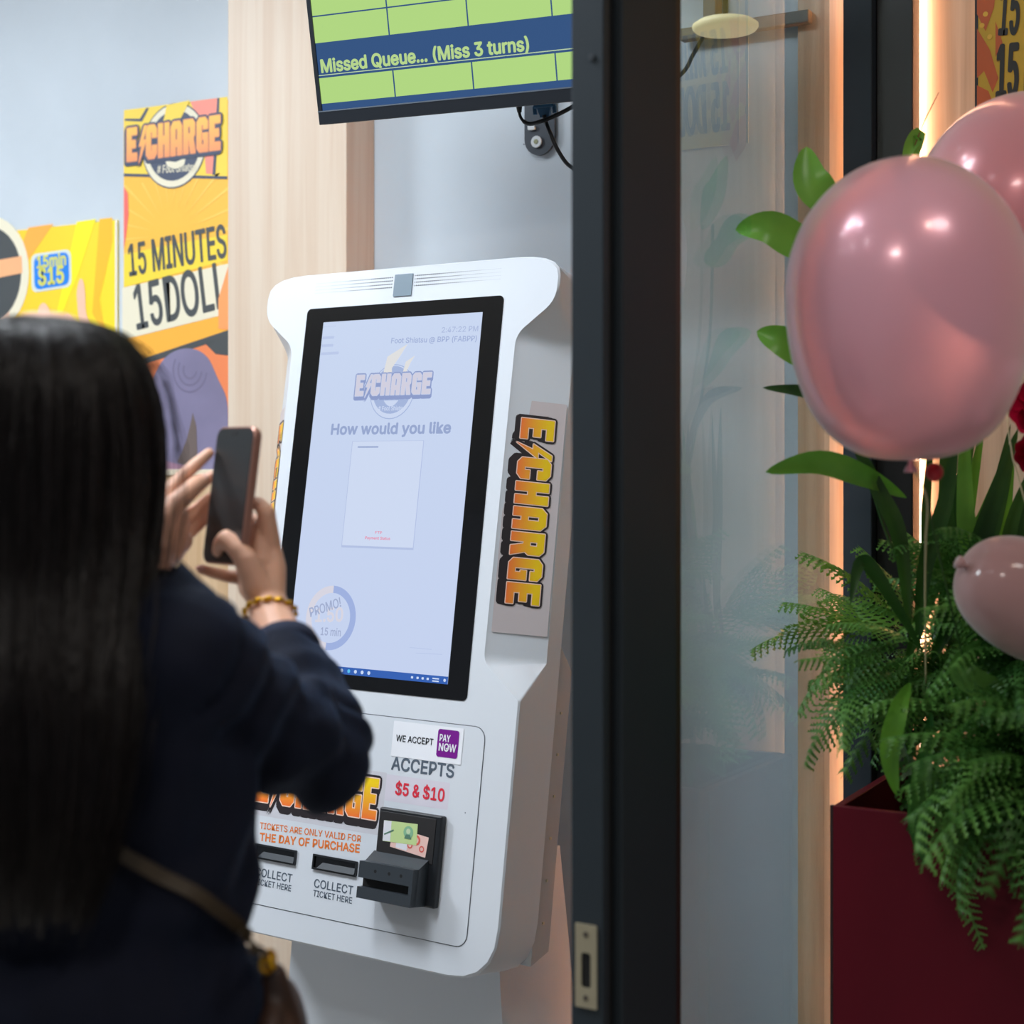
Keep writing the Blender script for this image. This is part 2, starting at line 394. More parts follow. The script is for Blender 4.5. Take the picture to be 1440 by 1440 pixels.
# screen glass + lit display
flat('screen_glass', [rrect(-.2085, -.3215, .2065, .3245, .009)], .0006, m_black, kroot, KM, thick=.0010)
disp = flat('display', [rrect(-.168, -.2987, .168, .2987, .0005, 1)], .0016, grad_mat('display_blue', (196, 209, 238), (200, 214, 240), 1, .15, 1.0), kroot, KM)
def emt(n, c, s=1.0): return screen_mat(n, c, s)
e_bl = emt('display_faint_blue', (163, 180, 218)); e_cr = emt('display_cream', (206, 212, 230)); e_tx = emt('display_text', (150, 166, 205))
z1 = .0020
def circ(cx, cy, r, a0=0, a1=360, n=36): return [(cx+r*math.cos(math.radians(a0+(a1-a0)*i/n)), cy+r*math.sin(math.radians(a0+(a1-a0)*i/n))) for i in range(n+(a1-a0 < 360))]
lc = (-.001, .172)
flat('badge_ring', [circ(*lc, .0465)], z1, e_bl, disp, KM)
flat('badge_ring', [circ(*lc, .0450)], z1+.0002, emt('display_base', (203, 215, 240)), disp, KM)
flat('badge', [circ(lc[0], lc[1]+.003, .0405)], z1+.0004, e_bl, disp, KM)
flat('bolt', [[(.022, .252), (-.018, .232), (-.024, .200), (-.018, .196), (-.004, .196), (-.006, .212), (.010, .234)]], z1+.0006, emt('display_bolt', (222, 222, 222)), disp, KM)
flat('bolt', [[(.040, .232), (.022, .222), (.016, .196), (.026, .206), (.032, .220)]], z1+.0006, emt('display_bolt', (222, 222, 222)), disp, KM)
flat('smile', [[(x*.0155+lc[0], .157-(1-x*x)*.010) for x in [i/8-1 for i in range(17)]]], z1+.0006, emt('display_base', (203, 215, 240)), disp, KM)
text('badge_lettering', '# Foot Shiatsu', (-.026, .1400), (.028, .1400), .0075, z1+.0007, emt('display_base', (203, 215, 240)), disp, KM, bold=.02)
logo_word(disp, KM, -.079, .166, .158, .036, z1+.0008, (emt('display_outline', (140, 155, 200)), emt('display_rim', (196, 206, 232)), emt('display_fill', (208, 206, 222))), dz=.0002)
text('screen_lettering', '2:47:22 PM', K.px(622, 468), K.px(673, 466), .0088, z1, emt('display_text2', (172, 186, 220)), disp, KM, bold=.01)
text('screen_lettering', 'Foot Shiatsu @ BPP (FABPP)', K.px(551, 483), K.px(671, 480), .0088, z1, emt('display_text3', (160, 175, 213)), disp, KM, bold=.01)
text('screen_lettering', 'How would you like', (-.1235, .1010), (.1265, .1010), .0175, z1, e_tx, disp, KM, bold=.055)
for i, wd in enumerate((.028, .026, .026, .040)):
    flat('screen_line', [rrect(-.166, .2905-.014*i-(.008 if i else 0), -.166+wd, .2912+(.004 if i else 0)-.014*i-(.008 if i else 0), .0003, 1)], z1, emt('display_line', (186, 200, 232)), disp, KM)
flat('code_card_shadow', [rrect(-.0756, -.0905, .0756, .0890, .001, 2)], z1, emt('display_shadow', (178, 192, 226)), disp, KM)
flat('code_card', [rrect(-.0742, -.0870, .0742, .0884, .001, 2)], z1+.0003, emt('display_card', (205, 217, 241)), disp, KM)
flat('screen_line', [rrect(-.062, .0775, -.018, .0800, .0003, 1)], z1+.0005, e_tx, disp, KM)
text('card_lettering', 'Payment Status', (-.026, -.0755), (.026, -.0755), .0045, z1+.0005, emt('display_red', (230, 120, 150)), disp, KM, bold=.01)
text('card_lettering', 'FTP', (-.006, -.066), (.008, -.066), .0040, z1+.0005, emt('display_red', (230, 120, 150)), disp, KM)
pc = K.px(466, 869)
R1, R2 = .0535, .0415
def arc(a0, a1): return circ(pc.x, pc.y, R1, a0, a1, 24) + list(reversed(circ(pc.x, pc.y, R2, a0, a1, 24)))
flat('promo_ring', [arc(-95, 90)], z1, emt('display_ring', (158, 176, 222)), disp, KM)
flat('promo_ring', [arc(90, 265)], z1, emt('display_ring2', (214, 212, 224)), disp, KM)
text('screen_lettering', '1.50', (pc.x-.032, pc.y-.008), (pc.x+.026, pc.y-.004), .022, z1, emt('display_ring2', (214, 212, 224)), disp, KM, bold=.04)
text('screen_lettering', 'PROMO!', K.px(438, 868), K.px(481, 853), .0155, z1+.0003, emt('display_text4', (160, 172, 205)), disp, KM, bold=.01)
text('screen_lettering', '15 min', K.px(452, 893), K.px(480, 895), .0125, z1+.0003, emt('display_text4', (160, 172, 205)), disp, KM, bold=.02)
for a, b in (((577, 911), (608, 914)), ((586, 919), (623, 921))):
    p_, q_ = K.px(*a), K.px(*b); flat('screen_line', [[(p_.x, p_.y), (q_.x, q_.y), (q_.x, q_.y+.0012), (p_.x, p_.y+.0012)]], z1, emt('display_line', (186, 200, 232)), disp, KM)
tb = flat('taskbar', [rrect(-.168, -.2987, .168, -.2868, .0003, 1)], z1, emt('display_taskbar', (52, 96, 178)), disp, KM)
e_w = emt('display_icon', (200, 216, 244)); e_c = emt('display_icon_cyan', (90, 190, 235))
for i, x in enumerate((-.060, -.047, -.032, -.018, -.004, .010)):
    flat('icon', [circ(x, -.2928, .0032, n=8)], z1+.0003, e_c if i == 2 else e_w, disp, KM)
for x in (.098, .109, .119, .129):
    flat('icon', [rrect(x-.0022, -.2948, x+.0022, -.2912, .0006, 1)], z1+.0003, e_w, disp, KM)
for yy in (-.2915, -.2955):
    flat('icon', [rrect(.138, yy-.001, .151, yy+.001, .0004, 1)], z1+.0003, e_w, disp, KM)
flat('icon', [circ(.162, -.2928, .0026, n=8)], z1+.0003, e_w, disp, KM)
# sensor window and speaker holes
sx = flat('sensor_window', [rrect(-.0205, .3355, .0178, .3735, .001, 2)], .0012, mat('sensor_grey', (112, 132, 146), .35), kroot, KM, thick=.0014)
vs, fs = [], []
for r in range(4):
    for i in range(-49, 49):
        x = i*.0041 + .002
        if -.026 < x-.001 < .020 or abs(x) > .198: continue
        g = abs(x); rr = .00125 if .025 < g < .075 else (.0009 if g < .12 else (.00062 if g < .16 else .00042))
        y = .3696 - r*.0058; b0 = len(vs); vs.append((x, y, .0004))
        for k in range(6): vs.append((x+rr*math.cos(k*PI/3), y+rr*math.sin(k*PI/3), .0004))
        for k in range(6): fs.append([b0, b0+1+k, b0+1+(k+1) % 6])
tag(mesh('speaker_holes', vs, fs, m_seal, kroot, KM), kind='stuff')
# access panel
flat('panel_groove', [rrect(-.2475, -.6875, .2475, -.3575, .020)], .0004, mat('groove_grey', (92, 98, 106), .6), kroot, KM)
ap = flat('access_panel', [rrect(-.2462, -.6862, .2462, -.3588, .019)], .0008, m_white, kroot, KM, thick=.0006)
zp = .0014
m_ink = mat('print_grey', (84, 96, 110), .5); m_inkd = mat('print_black', (24, 28, 36), .5); m_red = mat('print_red', (222, 40, 62), .5); m_or = mat('print_orange', (236, 124, 44), .5)
m_stk = mat('sticker_white', (236, 238, 244), .3); m_clear = mat('clear_film', (206, 205, 212), .3); m_pink = mat('clear_film_pink', (216, 211, 222), .3)
we = flat('payment_sticker', [rrect(.0705, -.4190, .2072, -.3635, .001, 2)], zp+.0004, m_stk, kroot, KM)
text('lettering', 'WE ACCEPT', K.px(558, 1042), K.px(610, 1048), .0098, zp+.0008, m_inkd, we, KM, bold=.015)
pn = flat('payment_badge', [rrect(.1590, -.4105, .1995, -.3680, .004, 4)], zp+.0008, mat('badge_purple', (122, 22, 140), .35), we, KM)
text('badge_lettering', 'PAY', (.1635, -.3865), (.1835, -.3865), .0105, zp+.0012, m_stk, pn, KM, bold=.03)
text('badge_lettering', 'NOW', (.1635, -.4010), (.1960, -.4010), .0115, zp+.0012, m_stk, pn, KM, bold=.03)
flat('tick', [[(.176, -.3950), (.1785, -.3990), (.1855, -.3900), (.1785, -.3965)]], zp+.0015, m_stk, pn, KM)
text('lettering', 'ACCEPTS', (.0740, -.4395), (.1952, -.4395), .0195, zp, m_ink, kroot, KM, bold=.035)
p5 = flat('price_sticker', [rrect(.066, -.4890, .1900, -.4480, .002, 2)], zp-.0002, m_pink, kroot, KM)
text('lettering', '$5 & $10', (.0865, -.4770), (.1812, -.4770), .0185, zp+.0002, m_red, p5, KM, bold=.035)
gs = flat('logo_sticker', [rrect(-.215, -.5440, .0660, -.4460, .002, 2)], zp-.0002, m_clear, kroot, KM)
m_lo = (mat('logo_dark', (40, 32, 36), .45), mat('logo_rim', (250, 214, 196), .4), grad_mat('logo_fill', (246, 110, 50), (252, 212, 20), 1, .4, pos=(.05, .9)))
logo_word(gs, KM, -.205, -.5215, .258, .0640, zp, m_lo, dz=.0002, shadow=(-.04, -.14))
text('lettering', 'TICKETS ARE ONLY VALID FOR', K.px(366, 1165), K.px(508, 1184), .0100, zp, m_or, kroot, KM, bold=.01)
text('lettering', 'THE DAY OF PURCHASE', K.px(366, 1182), K.px(506, 1199), .0125, zp, m_or, kroot, KM, bold=.04)
for dx in (0, -.128):
    sl = box('ticket_slot', (-.0650+dx, -.6120, .0008), (.0265+dx, -.5905, .0022), m_black, kroot, KM)
    bm = bmesh.new()
    add_box(bm, (-.0650+dx, -.5925, .0022), (.0265+dx, -.5895, .0050)); add_box(bm, (-.0650+dx, -.6135, .0022), (.0265+dx, -.6105, .0050))
    add_box(bm, (-.0650+dx, -.6105, .0022), (-.0620+dx, -.5925, .0050)); add_box(bm, (.0235+dx, -.6105, .0022), (.0265+dx, -.5925, .0050))
    from_bm('slot_rim', bm, m_dark, sl, KM)
    v_, f_ = loft([[(-.054+dx, -.6105, .0022), (.0235+dx, -.6105, .0022), (.0235+dx, -.6105, .0065), (-.054+dx, -.6105, .0065)], [(-.045+dx, -.6010, .0022), (.0235+dx, -.6010, .0022), (.0235+dx, -.6010, .0026), (-.045+dx, -.6010, .0026)]])
    mesh('slot_lip', v_, f_, m_dark2, sl, KM)
    text('lettering', 'COLLECT', (-.0590+dx, -.6415), (.0215+dx, -.6415), .0130, zp, m_ink, kroot, KM, bold=.02)
    text('lettering', 'TICKET HERE', (-.0590+dx, -.6555), (.0215+dx, -.6555), .0095, zp, m_ink, kroot, KM, bold=.0)
flat('panel_dot', [circ(*K.px(655, 1143), .0011, n=8)], zp, m_ink, kroot, KM)
# banknote reader
br = box('note_reader', (.068, -.6370, .0008), (.1900, -.4985, .0135), m_dark, kroot, KM, bevel=.0025)
box('reader_face', (.0715, -.572, .0128), (.1800, -.504, .0145), mat('reader_matte', (34, 32, 33), .5), br, KM, bevel=.0005)
v_, f_ = loft([[(.0655, -.6360, .0135), (.1730, -.6360, .0135), (.1730, -.5660, .0135), (.0655, -.5660, .0135)],
               [(.0655, -.6360, .0330), (.1700, -.6360, .0330), (.1700, -.5800, .0330), (.0655, -.5800, .0330)]])
sn = mesh('reader_mouth', v_, f_, m_dark2, br, KM)
bm = bmesh.new(); add_box(bm, (.0655, -.6050, .0330), (.1700, -.5800, .0475)); add_box(bm, (.0655, -.6360, .0330), (.1700, -.6190, .0475)); add_box(bm, (.164, -.6190, .0330), (.1700, -.6050, .0475)); bmesh.ops.recalc_face_normals(bm, faces=bm.faces)
from_bm('mouth_lip', bm, m_dark2, sn, KM)
box('mouth_slot', (.0655, -.6190, .0328), (.1640, -.6050, .0345), m_seal, sn, KM)
for x in (.098, .125, .148): flat('lamp', [circ(x, -.592 , .0028, n=8)], .0478, m_seal, sn, KM)
zn = .0150
def quad(c, w, h, a): 
    ca, sa = math.cos(a), math.sin(a)
    return [(c[0]+x*w/2*ca-y*h/2*sa, c[1]+x*w/2*sa+y*h/2*ca) for x, y in ((-1,-1),(1,-1),(1,1),(-1,1))]
n2 = flat('note_sticker', [quad((.1330, -.5445), .070, .031, -.11)], zn, mat('note_red', (236, 196, 186), .5), br, KM)
flat('note_print', [quad((.120, -.5430), .022, .028, -.11)], zn+.0002, mat('note_white', (226, 226, 232), .5), n2, KM)
for x, y, r in ((.146, -.540, .008), (.135, -.549, .005), (.158, -.552, .005)):
    flat('note_print', [circ(x, y, r, n=14), circ(x, y, r*.6, n=14)], zn+.0003, mat('note_print_red', (226, 96, 84), .5), n2, KM)
n1 = flat('note_sticker', [quad((.1140, -.5325), .066, .032, .03)], zn+.0004, mat('note_green', (196, 218, 150), .5), br, KM)
flat('note_print', [quad((.0885, -.5330), .015, .031, .03)], zn+.0006, mat('note_white', (226, 226, 232), .5), n1, KM)
flat('note_print', [circ(.1300, -.530, .0095, n=16)], zn+.0007, mat('note_print_teal', (136, 186, 148), .5), n1, KM)
flat('note_print', [circ(.1300, -.5285, .0042, n=12)], zn+.0009, mat('note_print_pale', (198, 214, 176), .5), n1, KM)
flat('note_print', [[(.123, -.540), (.137, -.540), (.134, -.5335), (.126, -.5335)]], zn+.0009, mat('note_print_dark', (90, 130, 110), .5), n1, KM)
flat('note_print', [quad((.0925, -.5345), .020, .0022, .45)], zn+.0009, mat('note_print_dark', (90, 130, 110), .5), n1, KM)
# side stickers on the slanted recess
for sgn in (1, -1):
    e0 = Vector((sgn*.2335, 0, -.004)); e1 = Vector((sgn*.304, 0, -.066))
    wv = (e1-e0).normalized()
    tilt = Vector((sgn*.0045/.516, 1, 0)).normalized()
    if sgn > 0: M_ = frame(KM @ ((e0+e1)/2 + Vector((.0010, 0, .0010))), KM.to_3x3() @ wv, KM.to_3x3() @ Vector((0, 1, 0)))
    else: M_ = frame(KM @ ((e0+e1)/2 + Vector((-.0010, 0, .0010))), KM.to_3x3() @ -wv, KM.to_3x3() @ Vector((0, 1, 0)))
    S = Plane(M_)
    st = flat('side_sticker', [rrect(-.0440, -.2120, .0440, .1560, .002, 2)], .0006, mat('side_film', (206, 196, 198), .35), kroot, M_)
    # rotated frame: word reads downwards
    R_ = M_ @ Matrix.Rotation(-PI/2, 4, 'Z')
    logo_word(st, R_, -.1270, -.0265, .292, .0530, .0010, (m_lo[0], m_lo[1], grad_mat('logo_fill_side', (250, 118, 58), (246, 206, 20), 1, .4, pos=(.05, .85))), dz=.0003, shadow=(-.03, -.20))

# ------------------------------------------------------------------ television on its bracket
ty = math.radians(22.4)-TH; tt = math.radians(12.8)
txv = Vector((math.cos(ty), -math.sin(ty), 0)); tb_ = Vector((math.sin(ty), math.cos(ty), 0))
tyv = Vector((0, 0, 1))*math.cos(tt) - tb_*math.sin(tt)
T0 = frame(P(688, 153.6, 2.42), txv, tyv)      # bottom-centre of the front face
TV = Plane(T0); 
a = TV.px(450, 170)
TW = -a.x
tvr = empty('queue_television', T0.translation, 'tilted television showing a green missed-queue table above the kiosk', 'television')
box('casing', (-TW, 0, -.030), (TW, .37, -.001), m_dark, tvr, T0, bevel=.002)
box('bezel', (-TW, 0, -.001), (TW, .0215, .004), mat('tv_bezel', (38, 42, 48), .3), tvr, T0, bevel=.001)
box('bezel', (-TW, .016, -.001), (-TW+.007, .37, .003), mat('tv_bezel', (38, 42, 48), .3), tvr, T0)
box('bezel', (TW-.007, .016, -.001), (TW, .37, .003), mat('tv_bezel', (38, 42, 48), .3), tvr, T0)
dd = flat('display', [rrect(-TW+.007, .0218, TW-.007, .363, .0005, 1)], .0002, screen_mat('tv_navy', (50, 82, 128), 1.0), tvr, T0)
flat('trim_line', [rrect(-TW, .0198, TW, .0218, .0003, 1)], .0045, mat('tv_trim', (120, 130, 142), .3, metal=.3), tvr, T0)
g_ = screen_mat('tv_green', (176, 214, 128), 1.0)
# column and row edges measured on the screen plane
y_a, y_b = TV.px(454, 146).y, TV.px(451, 110).y
y_c, y_d = TV.px(444, 61).y, TV.px(441, 28).y
y_e, y_f = TV.px(441, 24).y, TV.px(436, -20).y
cols = [TV.px(451, 146).x, TV.px(556, 134).x, TV.px(666, 120).x, TV.px(783, 105).x, TV.px(908, 95).x, TW-.008]
cg = .0012
y_top = .362
rows = [(y_a, y_b)] 
yy = y_c
hgt = (y_b-y_a)
while yy+hgt < y_top: rows.append((yy, yy+hgt)); yy += hgt+.0022
for (ra, rb) in rows:
    for i in range(5):
        flat('cell', [[(cols[i]+cg*(i > 0), ra), (cols[i+1]-cg, ra), (cols[i+1]-cg, rb), (cols[i]+cg*(i > 0), rb)]], .0006, g_, dd, T0)
flat('cell_line', [[(cols[0], y_b+.0035), (TW-.008, y_b+.0035), (TW-.008, y_b+.0048), (cols[0], y_b+.0048)]], .0006, screen_mat('tv_pale', (190, 214, 170), 1.0), dd, T0)
b0, b1 = TV.px(453, 102), TV.px(744, 72)
text('screen_lettering', 'Missed Queue... (Miss 3 turns)', b0, (b1.x, b0.y), .0195, .0008, screen_mat('tv_text', (182, 212, 140), 1.0), dd, T0, bold=.05, fnt=True)
# bracket on the wall below
pw = onY(760, 200, Y0)
bk = empty('television_bracket', (pw.x, Y0, pw.z), 'dark steel wall bracket with a white-washered bolt below the television', 'bracket')
WF = frame((0, Y0-.001, 0), (1, 0, 0), (0, 0, 1)); WP = Plane(WF)
a, b = WP.px(741, 140), WP.px(783, 217)
wd = b.x-a.x; cxk = (a.x+b.x)/2
pl = [(a.x, 2.36)] + [(cxk-wd/2*math.cos(t*PI/12), b.y+wd/2-wd/2*math.sin(t*PI/12)) for t in range(13)] + [(b.x, 2.36)]
m_brk = mat('bracket_grey', (62, 68, 76), .45, metal=.3)
flat('wall_plate', [pl], .006, m_brk, bk, WF, thick=.006)
q = WP.px(759, 201)
flat('washer', [circ(q.x, q.y, .0105, n=20), circ(q.x, q.y, .004, n=12)], .012, mat('washer_white', (226, 230, 232), .35), bk, WF, thick=.003)
flat('bolt', [circ(q.x, q.y, .0045, n=6)], .0125, mat('bolt_brass', (150, 150, 120), .35, metal=.7), bk, WF, thick=.005)
flat('bolt', [rrect(q.x-.017, q.y+.022, q.x-.003, q.y+.031, .002, 2)], .012, mat('washer_white', (226, 230, 232), .35), bk, WF, thick=.005)
arm0 = Vector((cxk, Y0-.02, 2.30)); tvc = T0 @ Vector((0, .20, -.03))
v, f = tube_data([arm0, arm0+Vector((.02, -.14, .03)), tvc], [.022, .02, .022], 8); mesh('arm', v, f, m_brk, bk)
box('head_plate', (-.06, .14, -.036), (.06, .26, -.0301), m_brk, bk, T0, bevel=.002)
flat('pinhole', [circ(*WP.px(737, 203), .0014, n=8)], .0006, m_ink, bk, WF)
# plugs and cables
pb = T0 @ Vector((0, 0, -.02))
bp_ = P(765, 141, 2.46)
vg = empty('video_plug', bp_, 'blue video plug hanging below the television', 'plug')
VF = frame(bp_, txv, tyv)
m_blue = mat('plug_blue', (36, 98, 140), .4)
box('shell', (-.017, -.012, -.006), (.017, .012, .006), m_blue, vg, VF, bevel=.002)
v, f = loft([[(-.011, -.012, -.005), (.011, -.012, -.005), (.011, -.012, .005), (-.011, -.012, .005)], [(-.007, -.026, -.004), (.007, -.026, -.004), (.007, -.026, .004), (-.007, -.026, .004)]])
mesh('strain_relief', v, f, m_blue, vg, VF)
for s in (-1, 1): box('thumb_screw', (s*.0165-.003, -.021, -.003), (s*.0165+.003, -.008, .003), m_blue, vg, VF, bevel=.001)
pts = smooth_path([P(765, 162, 2.46), P(768, 172, 2.46), P(775, 190, 2.45), P(785, 212, 2.45), P(802, 234, 2.46), P(830, 240, 2.47), P(880, 190, 2.47), P(930, 130, 2.46), P(962, 100, 2.42), P(974, 78, 2.36), P(989, 52, 2.32), P(994, 49, 2.31)])
tag(tube('video_cable', pts, .0033, m_dark), 'black cable looping from the blue plug behind the door frame', 'cable')
pts = smooth_path([P(730, 142, 2.46), P(730, 157, 2.46), P(734, 168, 2.46), P(744, 174, 2.46), P(760, 171, 2.45), P(778, 164, 2.45), P(800, 153, 2.44), P(830, 135, 2.44), P(845, 118, 2.45)])
pc_ = empty('power_cable', pts[0], 'black power lead with a moulded plug under the television', 'cable')
tube('lead', pts, [.0024]*14+[.0034]*(len(pts)-14), m_dark, pc_)
tube('plug', [P(729.5, 142, 2.46), P(730, 150, 2.46), P(730.5, 158, 2.46)], [.0055, .005, .0036], m_dark, pc_)

# rail, disc lamp behind the glass ------------------------------------
a, b = WP.px(1145, 18), WP.px(1145, 36)
rl = box('wall_rail', (WP.px(965, 40).x, Y0-.028, b.y), (a.x, Y0-.0101, a.y), mat('rail_brown', (112, 104, 96), .5), bevel=.002)
tag(rl, 'brown-grey horizontal rail on the wall seen through the glass', 'rail')
box('wall_rail_post', (WP.px(998, 5).x, Y0-.03, a.y+.0), (WP.px(1016, 5).x, Y0-.001, 2.9), mat('rail_brown', (112, 104, 96), .5), bevel=.002).name = 'rail_upright'
tag(bpy.data.objects['rail_upright'], 'vertical brown-grey upright rising above the wall rail', 'rail')
dc = P(1020, 36, 2.25)
dl = empty('disc_lamp', dc, 'round cream disc lamp hanging on a thin stem behind the glass', 'lamp')
n = 28
prof = [(.001, .010), (.020, .009), (.040, .006), (.0475, .001), (.0475, -.003), (.044, -.007), (.036, -.008), (.001, -.008)]
v, f = loft([[dc+Vector((r*math.cos(2*PI*k/n), r*math.sin(2*PI*k/n), z)) for k in range(n)] for r, z in prof])
mesh('shade', v, f, mat('disc_cream', (232, 216, 176), .4, emit=(232, 212, 166), estr=.5), dl, None, True)
tube('stem', [dc+Vector((0, 0, .008)), Vector((dc.x, dc.y, 2.9))], .004, m_frame, dl)

# ------------------------------------------------------------------ posters
def poster(name, label, x0, x1, z0, z1_, m, Y=Y0, edge=None):
    M_ = frame((0, Y-.004, 0), (1, 0, 0), (0, 0, 1))
    r = empty(name, ((x0+x1)/2, Y-.004, (z0+z1_)/2), label, 'poster')
    box('sheet', (x0, z0, -.003), (x1, z1_, 0), m, r, M_)
    return r, Plane(M_)
def pxs(PL, pts): return [tuple(PL.px(*p)) for p in pts]
y_yel = mat('poster_yellow', (247, 212, 70), .5); y_am = mat('poster_amber', (250, 190, 66), .5)
m_navy = mat('poster_navy', (64, 74, 98), .5); m_cream = mat('poster_cream', (234, 226, 200), .5); m_coral = mat('poster_coral', (250, 146, 128), .5)
m_pbk = mat('poster_black', (72, 76, 78), .5); m_gm = grad_mat('poster_logo', (244, 148, 100), (246, 196, 84), 1, .5)
WQ = Plane(frame((0, Y0-.004, 0), (1, 0, 0), (0, 0, 1)))
L_, B_ = WQ.px(174, 160), WQ.px(174, 664)
por, PP = poster('tall_poster', 'tall yellow comic-style price poster half hidden by the timber pillar', L_.x, -2.038, wz+.014, L_.y-.004, y_am)
MP = PP.M
flat('print_panel', [pxs(PP, [(174.5, 155), (320, 136), (320, 249), (174.5, 246)])], .0004, y_yel, por, MP)
flat('print_panel', [pxs(PP, [(268, 143), (306, 138), (305, 190), (299, 245), (290, 244), (286, 190)])], .0007, m_coral, por, MP)
flat('print_line', [pxs(PP, [(306, 138), (309, 138), (307, 190), (303, 246), (299, 246), (303, 190)])], .0009, m_navy, por, MP)
flat('print_line', [pxs(PP, [(174.5, 244), (320, 248), (320, 252), (174.5, 248)])], .0008, m_navy, por, MP)
flat('print_line', [pxs(PP, [(176, 170), (200, 171), (210, 152), (206, 152), (197, 167), (176, 167)])], .0008, m_navy, por, MP)
ce = PP.px(245, 205)
rad = (PP.px(245, 205)-PP.px(245, 265)).length
flat('badge_ring', [circ(ce.x, ce.y, rad*1.0)], .0011, m_navy, por, MP)
flat('badge_ring', [circ(ce.x, ce.y, rad*.97)], .0014, m_cream, por, MP)
flat('badge', [circ(ce.x, ce.y, rad*.82)], .0017, m_navy, por, MP)
flat('bolt', [pxs(PP, [(235, 148), (268, 141), (256, 165), (240, 182), (226, 184), (232, 165)])], .0020, y_yel, por, MP)
flat('print_patch', [circ(ce.x+rad*.22, ce.y+rad*.42, rad*.2, n=16)], .0020, mat('poster_navy2', (84, 84, 96), .5), por, MP)
flat('smile', [pxs(PP, [(233, 226), (248, 228), (262, 222), (260, 232), (248, 238), (236, 234)])], .0020, m_cream, por, MP)
text('badge_lettering', '# Foot Shiatsu', PP.px(222, 244), PP.px(276, 240), .016, .0021, m_cream, por, MP, bold=.02)
la, lb = PP.px(180, 221), PP.px(311, 224)
lo = logo_word(por, MP, la.x, la.y-.010, lb.x-la.x, .070, .0024, (m_navy, mat('poster_rim', (236, 150, 100), .5), m_gm), dz=.0003, shadow=(-.04, -.06))
# sun rays
rc = PP.px(240, 330)
for k in range(26):
    t = k/26*2*PI; r1 = .55
    pts = [(rc.x+.05*math.cos(t), rc.y+.05*math.sin(t)), (rc.x+r1*math.cos(t-.02), rc.y+r1*math.sin(t-.02)), (rc.x+r1*math.cos(t+.03), rc.y+r1*math.sin(t+.03))]
    lim = [L_.x+.001, -2.039, PP.px(240, 400).y, PP.px(240, 252).y]
    def clip(poly):
        for ax, val, sg in ((0, lim[0], 1), (0, lim[1], -1), (1, lim[2], 1), (1, lim[3], -1)):
            out = []
            for i in range(len(poly)):
                p, q = poly[i-1], poly[i]; ip = (p[ax]-val)*sg >= 0; iq = (q[ax]-val)*sg >= 0
                if ip != iq:
                    s = (val-p[ax])/(q[ax]-p[ax]); out.append((p[0]+(q[0]-p[0])*s, p[1]+(q[1]-p[1])*s))
                if iq: out.append(q)
            poly = out
            if len(poly) < 3: return poly
        return poly
    pts = clip(pts)
    if len(pts) > 2: flat('print_ray', [pts], .0004, mat('poster_ray', (251, 200, 104) if k % 2 else (249, 204, 90), .5), por, MP)
flat('print_patch', [pxs(PP, [(174.5, 262), (180, 272), (181, 300), (178, 330), (174.5, 350)])], .0007, mat('poster_redsplash', (246, 110, 100), .5), por, MP)
flat('print_panel', [pxs(PP, [(174.5, 358), (240, 344), (320, 330), (320, 366), (174.5, 404)])], .0006, mat('poster_yellow2', (248, 216, 60), .5), por, MP)
text('lettering', '15 MINUTES', PP.px(183, 388), PP.px(319, 361), .066, .0010, m_pbk, por, MP, bold=.008)
flat('print_band', [pxs(PP, [(172.5, 405), (325, 370), (325, 440), (172.5, 478)])], .0012, m_cream, por, MP)
text('lettering', '15DOLL', PP.px(194, 463), PP.px(322, 430), .092, .0016, m_pbk, por, MP, bold=.014)
flat('print_patch', [pxs(PP, [(308, 420), (322, 374), (322, 464), (308, 462)])], .0020, mat('poster_skin', (248, 160, 96), .5), por, MP)
flat('print_band', [pxs(PP, [(174.5, 478), (322, 441), (322, 468), (176, 513)])], .0010, mat('poster_orange', (251, 178, 62), .5), por, MP)
flat('print_line', [pxs(PP, [(176, 513), (322, 464), (322, 474), (180, 520)])], .0014, m_pbk, por, MP)
flat('print_panel', [pxs(PP, [(174.5, 521), (322, 474), (322, 663), (174.5, 663)])], .0010, mat('poster_rust', (236, 134, 84), .5), por, MP)
flat('print_patch', [pxs(PP, [(172.5, 470), (177, 500), (176, 524), (172.5, 522)])], .0016, mat('poster_green', (70, 130, 90), .5), por, MP)
flat('print_patch', [pxs(PP, [(290, 484), (322, 474), (322, 500), (304, 498)])], .0014, m_pbk, por, MP)
flat('print_figure', [round_poly(pxs(PP, [(196, 663), (198, 600), (208, 545), (232, 500), (262, 487), (292, 497), (308, 535), (321, 560), (322, 663)]), .03)], .0016, mat('poster_purple', (128, 122, 152), .5, var=.10, vscale=9), por, MP)
for r_ in (.020, .034, .048):
    c_ = PP.px(268, 520); flat('print_swirl', [circ(c_.x, c_.y, r_, 150, 350, 16) + list(reversed(circ(c_.x, c_.y, r_-.004, 150, 350, 16)))], .0019, mat('poster_purple2', (114, 108, 136), .5), por, MP)
flat('print_patch', [pxs(PP, [(272, 580), (277, 600), (279, 650), (286, 663), (250, 650), (262, 622), (268, 600)])], .0020, mat('poster_brown', (110, 96, 92), .5), por, MP)
flat('print_patch', [pxs(PP, [(198, 640), (250, 652), (300, 663), (198, 663)])], .0021, mat('poster_mauve', (160, 124, 146), .5), por, MP)
